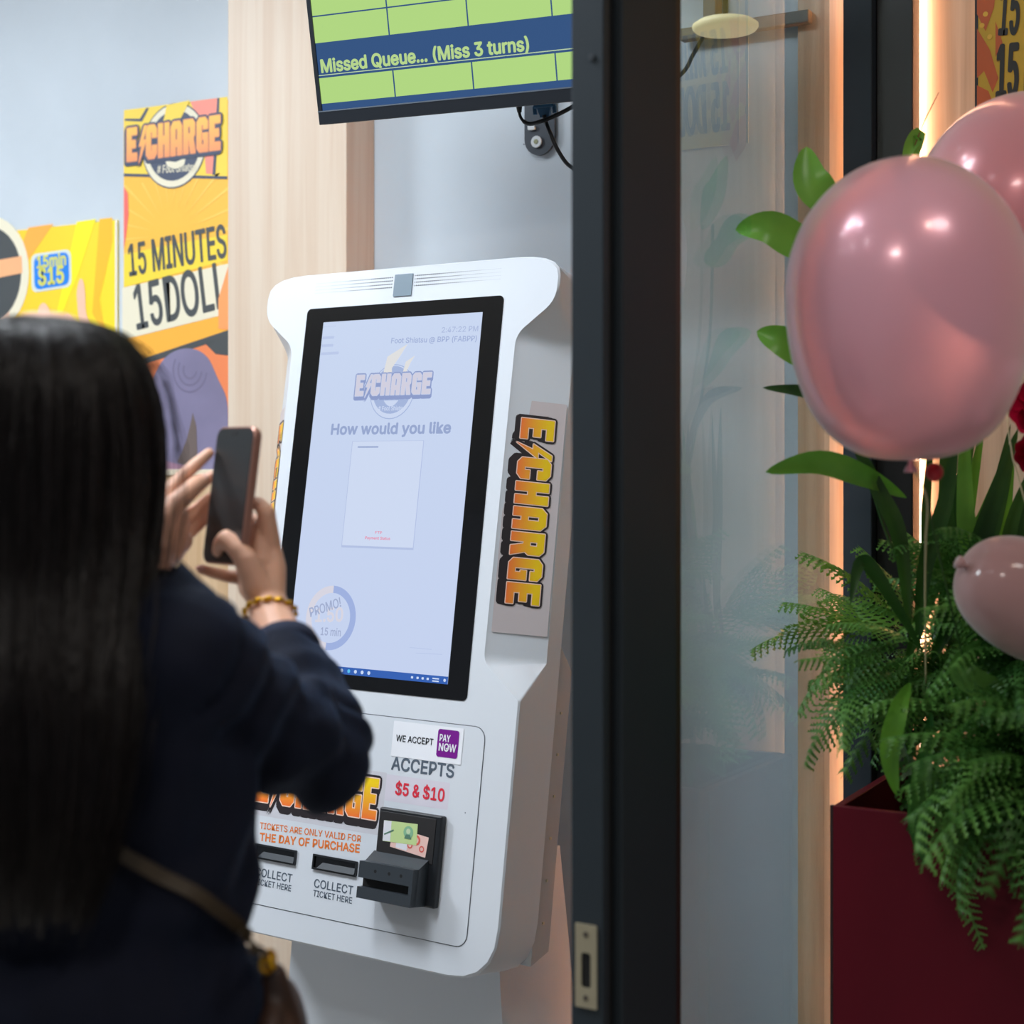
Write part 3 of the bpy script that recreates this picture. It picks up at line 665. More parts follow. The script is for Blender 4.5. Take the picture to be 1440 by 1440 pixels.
# wide poster on the left
a, b = WQ.px(165, 309), WQ.px(165, 560)
por2, PQ = poster('wide_poster', 'bright yellow poster with raised arms and a blue badge behind her head', WQ.px(-150, 400).x, a.x, (wz+.014), a.y, grad_mat('poster_sun', (252, 176, 56), (250, 222, 40), 0, .5))
MQ = PQ.M
flat('print_border', [[(a.x-.006, (wz+.014)), (a.x, (wz+.014)), (a.x, a.y), (a.x-.006, a.y)]], .0004, mat('poster_edge', (232, 226, 222), .5), por2, MQ)
for pts, cl in (([(40, 320), (75, 315), (30, 380), (10, 430), (0, 430)], (252, 174, 70)), ([(108, 312), (135, 308), (112, 380), (88, 440), (80, 440)], (252, 236, 30)), ([(140, 308), (158, 306), (158, 340), (140, 420), (150, 480), (130, 440)], (252, 190, 40))):
    flat('print_ray', [pxs(PQ, pts)], .0004, mat('poster_glow%d' % cl[1], cl, .5), por2, MQ)
cq = PQ.px(-18, 388); rq = .135
flat('badge_ring', [circ(cq.x, cq.y, rq)], .0008, m_cream, por2, MQ)
flat('badge', [circ(cq.x, cq.y, rq*.82)], .0011, m_pbk, por2, MQ)
flat('logo_bar', [pxs(PQ, [(-60, 376), (31, 360), (32, 384), (-60, 402)])], .0014, mat('poster_peach', (246, 178, 128), .5), por2, MQ)
bb = pxs(PQ, [(44, 358), (100, 350), (101, 403), (45, 412)])
flat('badge_sticker', [round_poly(bb, .018)], .0008, mat('poster_pale', (214, 222, 216), .5), por2, MQ)
flat('badge_sticker', [round_poly(pxs(PQ, [(48, 361), (97, 354), (98, 400), (49, 408)]), .018)], .0011, mat('poster_blue', (20, 128, 226), .5), por2, MQ)
text('badge_lettering', '15min', PQ.px(53, 377), PQ.px(93, 372), .025, .0014, mat('poster_lime', (216, 214, 96), .5), por2, MQ, bold=.05)
text('badge_lettering', '$15', PQ.px(55, 401), PQ.px(90, 397), .036, .0014, mat('poster_lime', (216, 214, 96), .5), por2, MQ, bold=.05)
m_sk = mat('poster_hand', (244, 196, 168), .5)
for pts in ([(110, 440), (108, 410), (112, 392), (117, 392), (120, 410), (121, 440), (132, 470), (134, 500), (120, 500), (114, 466)], [(0, 470), (2, 430), (10, 424), (14, 440), (13, 480)],
            [(52, 480), (54, 432), (62, 424), (70, 434), (72, 480)], [(84, 480), (88, 446), (96, 440), (104, 450), (104, 490)], [(134, 520), (134, 470), (141, 464), (145, 478), (142, 530)]):
    flat('print_hand', [round_poly(pxs(PQ, pts), .01)], .0010, m_sk, por2, MQ)
# poster right, on the wood wall
YR = Y0-.0105
WR = Plane(frame((0, YR-.004, 0), (1, 0, 0), (0, 0, 1)))
xl = WR.px(1371, 100).x
por3, PR = poster('orange_poster', 'dark-edged yellow and orange poster on the wood wall behind the balloons', xl, xl+.62, 1.98, 2.84, mat('poster3_yellow', (206, 164, 40), .4), YR)
MR = PR.M
flat('print_edge', [[(xl, 1.98), (xl+.005, 1.98), (xl+.005, 2.84), (xl, 2.84)]], .0005, m_inkd, por3, MR)
m_o3 = mat('poster3_orange', (196, 92, 40), .4); m_t3 = mat('poster3_ink', (44, 40, 34), .4)
for pts in ([(1374, 40), (1392, 70), (1404, 110), (1396, 130), (1384, 100), (1374, 110)], [(1374, -30), (1402, -30), (1398, 10), (1386, 44), (1374, 20)], [(1374, 120), (1390, 128), (1402, 160), (1390, 190), (1374, 170)],
            [(1400, 30), (1410, 60), (1400, 80)]):
    flat('print_flame', [pxs(PR, pts)], .0006, m_o3, por3, MR)
for x, y in ((1386, 20), (1381, 36), (1392, 52)): 
    q = PR.px(x, y); flat('print_dot', [circ(q.x, q.y, .004, n=10)], .0009, mat('poster3_pale', (230, 180, 60), .4), por3, MR)
text('lettering', '15 MINUTES', PR.px(1405, 49), PR.px(1555, 38), .074, .0010, m_t3, por3, MR, bold=.02)
text('lettering', '15 DOLLARS', PR.px(1402, 138), PR.px(1560, 124), .080, .0010, m_t3, por3, MR, bold=.025)

# ------------------------------------------------------------------ solid-body tools
def capsule(bm, p0, r0, p1, r1, n=12, flatv=None):
    p0, p1 = Vector(p0), Vector(p1); d = p1-p0; L = d.length
    q = d.to_track_quat('Z', 'Y').to_matrix() if L > 1e-6 else Matrix.Identity(3)
    rings = []
    m = 5
    for i in range(1, m+1): a = -PI/2 + PI/2*i/m; rings.append((r0*math.cos(a), r0*math.sin(a)))
    for i in range(0, m): a = PI/2*i/m; rings.append((r1*math.cos(a), L+r1*math.sin(a)))
    vr = []
    for r, z in rings: vr.append([bm.verts.new(p0 + q @ Vector((r*math.cos(2*PI*k/n), r*math.sin(2*PI*k/n), z))) for k in range(n)])
    a = bm.verts.new(p0 + q @ Vector((0, 0, -r0))); b = bm.verts.new(p0 + q @ Vector((0, 0, L+r1)))
    for i in range(len(vr)-1):
        for k in range(n): bm.faces.new((vr[i][k], vr[i][(k+1) % n], vr[i+1][(k+1) % n], vr[i+1][k]))
    for k in range(n): bm.faces.new((a, vr[0][(k+1) % n], vr[0][k])); bm.faces.new((b, vr[-1][k], vr[-1][(k+1) % n]))
def ellipsoid(bm, c, ax, R=None):
    r = bmesh.ops.create_uvsphere(bm, u_segments=20, v_segments=12, radius=1)
    for v in r['verts']:
        p = Vector((v.co.x*ax[0], v.co.y*ax[1], v.co.z*ax[2])); v.co = (R @ p if R else p) + Vector(c)
def chain(bm, pts):
    for (a, ra), (b, rb) in zip(pts, pts[1:]): capsule(bm, a, ra, b, rb)
def fuse(name, bm, voxel, smooth, mt, parent, disp=None, keep=None):
    me = bpy.data.meshes.new('tmp'); bm.to_mesh(me); bm.free()
    o = bpy.data.objects.new('tmp', me); C.objects.link(o)
    r = o.modifiers.new('r', 'REMESH'); r.mode = 'VOXEL'; r.voxel_size = voxel
    s = o.modifiers.new('s', 'SMOOTH'); s.factor = .5; s.iterations = smooth
    m2 = bpy.data.meshes.new_from_object(o.evaluated_get(bpy.context.evaluated_depsgraph_get())); bpy.data.objects.remove(o)
    vs = [v.co.copy() for v in m2.vertices]; ns = [v.normal.copy() for v in m2.vertices]
    fs = [list(p.vertices) for p in m2.polygons]
    if disp: vs = [v + n*disp(v, n) for v, n in zip(vs, ns)]
    if keep:
        ok = [keep(v) for v in vs]; fs = [f for f in fs if all(ok[i] for i in f)]
    return mesh(name, vs, fs, mt, parent, None, True)
LAT = Vector((CT, ST, 0)); DEP = Vector((-ST, CT, 0)); UP = Vector((0, 0, 1))
RC = Matrix((LAT, DEP, UP)).transposed()

# ------------------------------------------------------------------ the woman
hips = P(105, 1455, 1.45)
wroot = empty('person', (hips.x, hips.y, 0), 'woman with long black hair in a navy jumper holding up a phone, seen from behind', 'person')
def skin_mat():
    m = mat('skin', (218, 168, 142), .48, bump=.06, bscale=220, var=.05, vscale=25)
    b = m.node_tree.nodes['Principled BSDF']; b.inputs['Subsurface Weight'].default_value = .12; b.inputs['Subsurface Radius'].default_value = (.01, .004, .002); b.inputs['Subsurface Scale'].default_value = .6
    return m
m_skin = skin_mat()
bm = bmesh.new()
hc = P(66, 600, 1.46)
R_h = Matrix.Rotation(math.radians(-14), 3, 'Z') @ RC
ellipsoid(bm, hc + R_h @ Vector((0, .0, .02)), (.076, .092, .088), R_h)
ellipsoid(bm, hc + R_h @ Vector((0, .035, -.045)), (.058, .062, .082), R_h)
capsule(bm, hc + R_h @ Vector((0, .100, -.005)), .008, hc + R_h @ Vector((0, .112, -.035)), .012)      # nose
for s in (-1, 1): ellipsoid(bm, hc + R_h @ Vector((s*.077, .0, -.015)), (.012, .018, .030), R_h)       # ears
capsule(bm, hc + R_h @ Vector((0, .088, -.105)), .022, hc + R_h @ Vector((0, .07, -.10)), .03)         # chin
neck = P(75, 850, 1.45)
capsule(bm, hc + Vector((0, 0, -.06)), .055, neck, .058)
sR, eR, wR = P(262, 925, 1.42), P(443, 1064, 1.58), P(377, 852, 1.77)
sL, eL, wL = P(-165, 935, 1.50), P(-40, 1150, 1.62), P(212, 795, 1.75)
chest = P(95, 1050, 1.46); waist = P(108, 1290, 1.46)
capsule(bm, neck, .05, chest, .09); capsule(bm, sR, .045, sL, .045)
ellipsoid(bm, chest, (.135, .085, .17), RC); ellipsoid(bm, waist, (.125, .085, .18), RC); ellipsoid(bm, hips, (.15, .10, .13), RC)
chain(bm, [(sR, .045), (eR, .036), (eR.lerp(wR, .35), .034), (wR, .0235)])
chain(bm, [(sL, .045), (eL, .036), (eL.lerp(wL, .35), .034), (wL, .0235)])
for s in (-1, 1):
    hj = hips + LAT*s*.08 + UP*-.04; kn = Vector((hj.x, hj.y, .47)) + DEP*.02; an = Vector((hj.x, hj.y, .09)) - DEP*.01
    chain(bm, [(hj, .075), (kn, .050), (kn.lerp(an, .3), .052), (an, .033)]); capsule(bm, an-UP*.045, .035, an+DEP*.15-UP*.055, .028)
# right hand (palm wraps the phone's lower right corner)
def q(u, v, Z): return P(u, v, Z)
def hand(W, pts):
    for ch in pts: chain(bm, [(q(*p[:3]), p[3]) for p in ch])
cW = (376, 846, 1.77)
hand(cW, [
 [(*cW, .0215), (385, 800, 1.79, .0150), (380, 772, 1.797, .0135), (374.5, 721, 1.785, .0105), (364, 708, 1.803, .0082), (345, 708, 1.815, .007)],
 [(*cW, .0215), (374, 805, 1.81, .0150), (376, 780, 1.82, .0110), (370, 738, 1.828, .0085), (350, 728, 1.835, .0075), (330, 728, 1.835, .007)],
 [(*cW, .0205), (362, 812, 1.82, .0150), (362, 792, 1.832, .0105), (350, 768, 1.848, .0082), (325, 762, 1.85, .0072), (305, 764, 1.85, .0066)],
 [(*cW, .0200), (352, 826, 1.82, .0145), (345, 812, 1.830, .0100), (322, 811, 1.828, .0080), (302, 806, 1.823, .0074), (284, 801, 1.815, .0066)],
 [(*cW, .0200), (362, 826, 1.765, .0175), (346, 787, 1.762, .0140), (334, 772, 1.762, .0120), (318, 757, 1.766, .0105), (311, 764, 1.776, .0096), (307, 775, 1.784, .0080)],
 [(366, 808, 1.785, .017), (380, 792, 1.79, .014)], [(368, 790, 1.785, .0140), (366, 742, 1.795, .0100)], [(352, 800, 1.785, .015), (366, 785, 1.80, .013)],
])
cL = (214, 792, 1.75)
hand(cL, [
 [(*cL, .0215), (232, 735, 1.765, .0150), (236, 694, 1.78, .0108), (262, 665, 1.795, .0084), (280, 649, 1.806, .0076), (294, 637, 1.815, .0066)],
 [(*cL, .0215), (244, 745, 1.79, .0150), (247, 712, 1.80, .0108), (272, 690, 1.822, .0084), (288, 676, 1.832, .0076), (300, 668, 1.838, .0068)],
 [(*cL, .0205), (246, 760, 1.80, .0145), (253, 735, 1.812, .0104), (274, 718, 1.832, .0080), (290, 704, 1.838, .0072), (302, 696, 1.842, .0064)],
 [(*cL, .0200), (244, 775, 1.80, .0140), (254, 757, 1.81, .0100), (272, 745, 1.828, .0074), (284, 735, 1.836, .0066), (296, 722, 1.842, .0060)],
 [(*cL, .0200), (226, 765, 1.742, .0180), (232, 728, 1.742, .0138), (247, 706, 1.748, .0112), (266, 689, 1.762, .0100), (276, 681, 1.775, .0098), (285, 675, 1.787, .0082)],
 [(230, 765, 1.768, .021), (240, 730, 1.772, .018)], [(222, 780, 1.76, .021), (252, 760, 1.79, .016)],
])
ellipsoid(bm, P(236, 752, 1.772), (.024, .016, .040), Matrix.Rotation(math.radians(12), 3, DEP) @ RC)
ellipsoid(bm, P(366, 802, 1.790), (.023, .016, .034), Matrix.Rotation(math.radians(-8), 3, DEP) @ RC)
capsule(bm, P(362, 780, 1.790), .013, P(362, 742, 1.800), .009)
body = fuse('body', bm, .0027, 5, m_skin, wroot)
# nails
m_nail = mat('nail', (222, 176, 166), .22)
def nail(u, v, Z, w, h, toward, up):
    bm2 = bmesh.new(); z_ = Vector(toward).normalized(); y_ = Vector(up); y_ = (y_-z_*y_.dot(z_)).normalized(); x_ = y_.cross(z_)
    R_ = Matrix((x_, y_, z_)).transposed(); ellipsoid(bm2, q(u, v, Z), (w, h, .0018), R_); from_bm('nail', bm2, m_nail, wroot, None, True)
nail(283, 674, 1.781, .0055, .0075, -DEP - LAT*.1 + UP*.35, LAT*.75+UP*.6)
nail(282, 799, 1.809, .004, .006, -DEP + UP*.6, -LAT)
# face features (turned away from the camera)
for s in (-1, 1):
    bm2 = bmesh.new(); ellipsoid(bm2, hc + R_h @ Vector((s*.031, .086, .0)), (.012, .008, .007), R_h); from_bm('eye', bm2, mat('eye_white', (230, 226, 220), .2), wroot, None, True)
bm2 = bmesh.new(); ellipsoid(bm2, hc + R_h @ Vector((0, .096, -.068)), (.023, .007, .007), R_h); from_bm('mouth', bm2, mat('lips', (176, 92, 88), .4), wroot, None, True)

# jumper
m_jump = mat('navy_knit', (6, 10, 27), .8, spec=.2, bump=.35, bscale=420, var=.15, vscale=30, sheen=.12)
MATS['navy_knit'].node_tree.nodes['Principled BSDF'].inputs['Sheen Tint'].default_value = (.25, .45, .9, 1)
bm = bmesh.new()
capsule(bm, P(75, 862, 1.45), .066, P(85, 950, 1.45), .10)
capsule(bm, P(70, 905, 1.45), .072, sR+UP*.004, .062); capsule(bm, P(70, 905, 1.45), .072, sL, .062)
ellipsoid(bm, chest+UP*.02, (.172, .112, .20), RC)
ellipsoid(bm, waist, (.164, .112, .22), RC); ellipsoid(bm, hips+UP*.01, (.180, .128, .17), RC)
capsule(bm, chest+LAT*.08, .095, waist+LAT*.068, .095); capsule(bm, chest-LAT*.08, .095, waist-LAT*.07, .095)
capsule(bm, sR, .062, chest+LAT*.06, .09); capsule(bm, sL, .062, chest-LAT*.06, .09)
cR = eR.lerp(wR, .60)
chain(bm, [(sR, .063), (sR.lerp(eR, .5), .058), (eR+UP*.002, .051), (eR.lerp(wR, .3)+LAT*.006, .050), (cR, .040)])
cL2 = eL.lerp(wL, .93)
chain(bm, [(sL, .062), (eL, .052), (eL.lerp(wL, .5), .043), (cL2, .030)])
axR = (wR-eR).normalized(); axA = (eR-sR).normalized()
def folds(v, n):
    w = noise.noise(v*9)*.009 + noise.noise(v*22)*.002
    t = (v-eR).dot(axR); d = ((v-eR)-axR*t).length
    if d < .09 and -.06 < t < .15: w += .0065*math.sin(t*130+noise.noise(v*14)*3)*max(0, 1-abs(t-.03)/.11)
    t2 = (v-sR).dot(axA)
    if 0 < t2 < .28: w += .005*math.sin(t2*80+noise.noise(v*10)*4)
    if v.z < 1.12: w += .006*math.sin(v.z*85+noise.noise(v*5)*5)*min(1, (1.12-v.z)/.1)
    return w
def keepj(v):
    if (v-cR).dot(axR) > .018 and (v-cR).length < .09: return False
    if (v-cL2).dot((wL-eL).normalized()) > .012 and (v-cL2).length < .07: return False
    return v.z > .80 and not (v.z > neck.z+.030 and (v-neck).length < .12)
jump = fuse('jumper', bm, .006, 6, m_jump, wroot, folds, keepj)
def torus(name, c, ax, R, r, mt, parent, wav=0, n=40, e=1.0):
    ax = Vector(ax).normalized(); a = ax.orthogonal().normalized(); b = ax.cross(a); rings = []
    for i in range(n):
        t = 2*PI*i/n; d = a*math.cos(t)+b*math.sin(t); rr = r*(1+wav*math.cos(t*14))
        cc_ = c+d*(R+(wav*.0012*math.sin(t*14)))+ax*(wav*.0022*math.sin(t*14))
        rings.append([cc_+d*rr*math.cos(k*PI/4)+ax*rr*e*math.sin(k*PI/4) for k in range(8)])
    rings.append(rings[0]); v, f = loft(rings, False); return mesh(name, v, f, mt, parent, None, True)
torus('cuff', cR+axR*.014, axR, .0380, .0042, mat('navy_rib', (22, 32, 58), .85, bump=.3, bscale=500), wroot, e=2.6)
# trousers and shoes
bm = bmesh.new(); ellipsoid(bm, hips-UP*.04, (.163, .112, .13), RC)
for s in (-1, 1):
    hj = hips + LAT*s*.08 + UP*-.04; kn = Vector((hj.x, hj.y, .47)) + DEP*.02; an = Vector((hj.x, hj.y, .13)) - DEP*.01
    chain(bm, [(hj, .090), (kn, .066), (an, .056)])
fuse('trousers', bm, .009, 4, mat('black_cloth', (20, 20, 24), .9, bump=.2), wroot)
for s in (-1, 1):
    an = Vector((hips.x, hips.y, .05)) + LAT*s*.08
    bm = bmesh.new(); chain(bm, [(an, .046), (an+DEP*.08-UP*.006, .040), (an+DEP*.17-UP*.012, .034)]); fuse('shoe', bm, .006, 4, mat('shoe_black', (16, 16, 18), .4), wroot, keep=lambda v: v.z > -.0)
# hair --------------------------------------------------------------
m_hair = bpy.data.materials.new('black_hair'); m_hair.use_nodes = True
nt = m_hair.node_tree; b_ = nt.nodes['Principled BSDF']; b_.inputs['Base Color'].default_value = (*lin((17, 15, 16)), 1); b_.inputs['Roughness'].default_value = .36
b_.inputs['Specular IOR Level'].default_value = .3; b_.inputs['Anisotropic'].default_value = .7
tc = nt.nodes.new('ShaderNodeTexCoord'); mp = nt.nodes.new('ShaderNodeMapping'); mp.inputs['Scale'].default_value = (60, 60, 2.0)
n_ = nt.nodes.new('ShaderNodeTexNoise'); n_.inputs['Scale'].default_value = 3; n_.inputs['Detail'].default_value = 4
r_ = nt.nodes.new('ShaderNodeValToRGB'); r_.color_ramp.elements[0].color = (*lin((9, 8, 9)), 1); r_.color_ramp.elements[1].color = (*lin((34, 28, 27)), 1)
bp = nt.nodes.new('ShaderNodeBump'); bp.inputs['Strength'].default_value = .5; bp.inputs['Distance'].default_value = .004
nt.links.new(tc.outputs['Object'], mp.inputs[0]); nt.links.new(mp.outputs[0], n_.inputs['Vector']); nt.links.new(n_.outputs[0], r_.inputs[0]); nt.links.new(r_.outputs[0], b_.inputs['Base Color']); nt.links.new(n_.outputs[0], bp.inputs['Height']); nt.links.new(bp.outputs[0], b_.inputs['Normal'])
lev = [(446, 56, 6, 1.455, .006), (449, 57, 40, 1.455, .034), (456, 60, 72, 1.455, .056), (470, 64, 100, 1.455, .076), (495, 66, 122, 1.455, .092), (535, 66, 142, 1.455, .104), (590, 64, 154, 1.455, .111), (650, 62, 158, 1.452, .113),
       (720, 60, 157, 1.445, .110), (790, 56, 153, 1.43, .100), (850, 52, 150, 1.405, .088), (920, 46, 148, 1.375, .075), (1000, 42, 146, 1.35, .064), (1080, 38, 142, 1.335, .055), (1160, 34, 132, 1.328, .046), (1230, 30, 112, 1.325, .036), (1290, 28, 84, 1.325, .024)]
def hair_at(t, ph):
    """t 0..1 crown to tips, ph angle from the back (camera side)"""
    x = t*(len(lev)-1); i = min(int(x), len(lev)-2); f = x-i
    a = [lev[i][k]*(1-f)+lev[i+1][k]*f for k in range(5)]
    c = P(a[1], a[0], a[3]); rx = a[2]/F*a[3]
    rip = 1 + .018*math.sin(ph*23+math.sin(t*9)*1.3) + .012*math.sin(ph*57+t*4)
    return c + LAT*math.sin(ph)*rx*rip - DEP*math.cos(ph)*a[4]*rip
nv, nph = 64, 120; vs = []; fs = []
for i in range(nv+1):
    t = (i/nv)**.85
    span = PI if t < .25 else PI*(1-.30*min(1, (t-.25)/.2))
    for j in range(nph+1):
        ph = -span+2*span*j/nph; p = hair_at(t, ph)
        if t > .86: p.z += .03*noise.noise(Vector((ph*9, 0, 3)))*(t-.86)/.14
        vs.append(p)
for i in range(nv):
    for j in range(nph):
        a = i*(nph+1)+j; fs.append([a, a+1, a+nph+2, a+nph+1])
hair = mesh('hair', vs, fs, m_hair, wroot, None, True)
vs, fs = [], []
for k in range(1500):
    ph0 = rnd.uniform(-2.0, 2.0); t0 = rnd.choice((0, 0, .03, .08, .2, .35)); t1 = rnd.uniform(.75, 1.0)
    off = rnd.uniform(.0008, .0045); ph_w = rnd.uniform(-.10, .10); fl = rnd.random() < .04
    pts = []
    for s in range(15):
        t = t0+(t1-t0)*s/14; ph = ph0 + ph_w*math.sin(t*5+k) + rnd.uniform(-.008, .008)
        p = hair_at(min(t, 1), ph); c = hair_at(min(t, 1), ph+PI); d = (p-c).normalized()
        o_ = off*(1+(5 if fl else .3)*math.sin(PI*s/14)*rnd.uniform(.8, 1.2))
        pts.append(p+d*o_ - UP*(0 if s < 14 else rnd.uniform(0, .03)))
    v, f = tube_data(pts, [.0006]*13+[.0004, .0002], 3, False)
    b0 = len(vs); vs += v; fs += [[i+b0 for i in q_] for q_ in f]
st_ = mesh('hair_strands', vs, fs, m_hair, wroot, None, True); st_['kind'] = 'stuff'

# wrist things ------------------------------------------------------
m_gold = mat('gold', (222, 170, 40), .28, metal=.85)
bc = wR + (eR-wR).normalized()*.012
br_ = torus('gold_bracelet', bc, axR + LAT*.25 - DEP*.35, .0285, .0026, m_gold, None, wav=.35, n=112)
tag(br_, 'wavy gold bracelet on the wrist nearer the kiosk', 'bracelet')
axL = (wL-eL).normalized()
wb = torus('wristband', wL-axL*.018, axL, .0290, .0030, mat('rose_band', (176, 140, 130), .35, metal=.3), None, e=2.6)
tag(wb, 'rose-coloured band on the wrist beside her hair', 'wristband')
# phone ---------------------------------------------------------------
ph_y = math.radians(46); pt = math.radians(8)
px_ = (LAT*math.cos(ph_y) - DEP*math.sin(ph_y)).normalized(); pb_ = (LAT*math.sin(ph_y) + DEP*math.cos(ph_y)).normalized()
py_ = (UP*math.cos(pt) + pb_*math.sin(pt)).normalized()
PM = frame(P(325.5, 697, 1.79), px_, py_)
phr = empty('mobile_phone', PM.translation, 'dark-screened phone with rose-gold sides held up toward the kiosk', 'phone')
hw, hh = .0385, .0795
def rp(w, h, r): return rrect(-w, -h, w, h, r, 6)
v, f = loft([[(x, y, .0042) for x, y in rp(hw-.001, hh-.001, .0118)], [(x, y, .0030) for x, y in rp(hw, hh, .0126)], [(x, y, -.0050) for x, y in rp(hw, hh, .0126)], [(x, y, -.0062) for x, y in rp(hw-.001, hh-.001, .0118)]])
mesh('case', v, [list(reversed(k)) for k in f], mat('rose_gold', (178, 132, 118), .3, metal=.55), phr, PM)
flat('screen', [rp(hw-.0022, hh-.0022, .0105)], .0046, mat('phone_glass', (40, 42, 44), .35), phr, PM, thick=.0006)
flat('camera_pill', [rrect(-.0085, .0690, .0060, .0735, .0022, 5)], .0052, m_seal, phr, PM)
box('side_button', (hw-.0002, .012, -.003), (hw+.0008, .030, 0), mat('rose_gold', (178, 132, 118), .3), phr, PM)
box('camera_block', (-.034, .035, -.0085), (.004, .073, -.0060), mat('rose_dark', (120, 88, 80), .4), phr, PM, bevel=.001)
for x, y in ((-.025, .064), (-.025, .045), (-.007, .055)):
    flat('lens', [circ(x, y, .007, n=18)], -.0095, m_black, phr, PM, thick=.002)
# shoulder bag ---------------------------------------------------------
bpy.context.view_layer.update()
jm = jump.data; jb = BVHTree.FromPolygons([jump.matrix_world @ v.co for v in jm.vertices], [list(p.vertices) for p in jm.polygons])
jb = BVHTree.FromPolygons([WM[jump.name] @ v.co for v in jm.vertices], [list(p.vertices) for p in jm.polygons])
def on_back(u, v, off=.003):
    r = ray(u, v).normalized(); h_ = jb.ray_cast(O, r)
    return (h_[0] + (h_[1] if h_[1].dot(r) < 0 else -h_[1])*off, h_[1] if h_[1].dot(r) < 0 else -h_[1]) if h_[0] else (P(u, v, 1.36), -DEP)
sb = empty('shoulder_bag', P(408, 1450, 1.50), 'brown shoulder bag on a dark olive strap at her hip', 'bag')
m_strap = mat('strap_olive', (54, 43, 27), .55, bump=.1, bscale=300)
def strap(name, pxl, w, par):
    L1, L2 = [], []
    pts = smooth_path([Vector((a, b, 0)) for a, b in pxl], 6)
    raw = [on_back(p.x, p.y, .005) for p in pts]
    sm = []
    for i in range(len(raw)):
        js = range(max(0, i-3), min(len(raw), i+4)); sm.append((sum((raw[j][0] for j in js), Vector())/len(js) + raw[i][1]*.003, raw[i][1]))
    rings = []
    for i, (p, n) in enumerate(sm):
        t = (sm[min(i+1, len(sm)-1)][0]-sm[max(i-1, 0)][0]).normalized(); s = t.cross(n).normalized()
        rings.append([p-s*w-n*.001, p+s*w-n*.001, p+s*w+n*.0015, p-s*w+n*.0015])
    v, f = loft(rings); return mesh(name, v, f, m_strap, par, None)
strap('strap', [(60, 1120), (100, 1145), (150, 1185), (200, 1215), (255, 1248), (300, 1275), (335, 1305), (360, 1335), (368, 1350)], .0062, sb)
torus('ring', on_back(150, 1180, .009)[0], -DEP+LAT*.4, .010, .0014, m_gold, sb)
torus('ring', P(377, 1352, 1.43), -DEP*.6+LAT, .0095, .0022, m_gold, sb)
tube('clasp', [P(374, 1342, 1.43), P(380, 1352, 1.43), P(384, 1362, 1.43)], [.004, .005, .004], m_gold, sb)
m_bag = mat('bag_brown', (52, 34, 26), .5, bump=.15, bscale=120)
bm = bmesh.new(); bcn = P(392, 1560, 1.46)
ellipsoid(bm, bcn + UP*.02, (.028, .10, .10), RC); capsule(bm, P(386, 1370, 1.44), .012, P(394, 1450, 1.45), .024)
fuse('bag_body', bm, .005, 4, m_bag, sb)

# ------------------------------------------------------------------ planter
pcorner = P(1171, 1133, 2.12)
zt = pcorner.z; px0, py0 = pcorner.x, pcorner.y
pr_ = empty('red_planter', (px0+.3, py0+.15, 0), 'tall deep-red box planter on the mall side of the glass', 'planter')
m_redp = mat('planter_red', (86, 5, 23), .55, spec=.2, bump=.03, bscale=30, var=.06, vscale=4)
PW, PD, tk = .60, .33, .012
RZ = Matrix.Translation((px0, py0, 0)) @ Matrix.Rotation(math.radians(1.0), 4, 'Z')
box('front_panel', (0, 0, 0), (PW, tk, zt), m_redp, pr_, RZ, bevel=.0012)
box('rear_panel', (0, PD-tk, 0), (PW, PD, zt), m_redp, pr_, RZ, bevel=.0012)
box('side_panel', (0, tk, 0), (tk, PD-tk, zt), m_redp, pr_, RZ, bevel=.0012)
box('side_panel', (PW-tk, tk, 0), (PW, PD-tk, zt), m_redp, pr_, RZ, bevel=.0012)
box('edge_strip', (-.004, .0, 0), (0, .006, zt), mat('planter_edge', (40, 20, 18), .5), pr_, RZ)
so = box('soil', (tk, tk, zt-.12), (PW-tk, PD-tk, zt-.10), mat('soil', (40, 30, 24), .9, bump=.6), pr_, RZ)

# ------------------------------------------------------------------ leaves and ferns
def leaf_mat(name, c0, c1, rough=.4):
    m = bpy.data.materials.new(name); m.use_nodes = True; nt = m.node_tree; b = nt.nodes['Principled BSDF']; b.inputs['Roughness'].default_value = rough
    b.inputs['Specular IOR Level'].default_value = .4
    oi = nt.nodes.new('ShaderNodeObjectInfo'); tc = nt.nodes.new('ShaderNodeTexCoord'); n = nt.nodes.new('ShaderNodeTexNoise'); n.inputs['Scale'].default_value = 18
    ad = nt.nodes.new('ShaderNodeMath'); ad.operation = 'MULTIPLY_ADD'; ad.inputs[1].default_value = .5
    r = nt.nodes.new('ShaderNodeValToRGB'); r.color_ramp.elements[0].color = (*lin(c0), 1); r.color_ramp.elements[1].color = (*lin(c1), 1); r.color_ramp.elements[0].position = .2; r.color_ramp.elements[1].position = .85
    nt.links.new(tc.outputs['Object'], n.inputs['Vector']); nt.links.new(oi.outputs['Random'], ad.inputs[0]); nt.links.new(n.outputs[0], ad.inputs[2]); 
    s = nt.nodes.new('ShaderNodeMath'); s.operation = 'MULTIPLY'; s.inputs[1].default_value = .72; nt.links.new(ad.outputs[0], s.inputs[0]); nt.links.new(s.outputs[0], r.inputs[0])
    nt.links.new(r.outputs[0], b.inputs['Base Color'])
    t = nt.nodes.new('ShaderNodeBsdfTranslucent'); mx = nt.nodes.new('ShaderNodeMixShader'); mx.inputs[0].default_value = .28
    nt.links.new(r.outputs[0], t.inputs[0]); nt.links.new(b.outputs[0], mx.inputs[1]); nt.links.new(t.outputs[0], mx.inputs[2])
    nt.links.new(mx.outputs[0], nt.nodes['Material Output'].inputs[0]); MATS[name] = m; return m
m_fern = leaf_mat('fern_green', (36, 90, 40), (118, 168, 78))
m_fern2 = leaf_mat('fern_light', (70, 120, 40), (130, 170, 70))
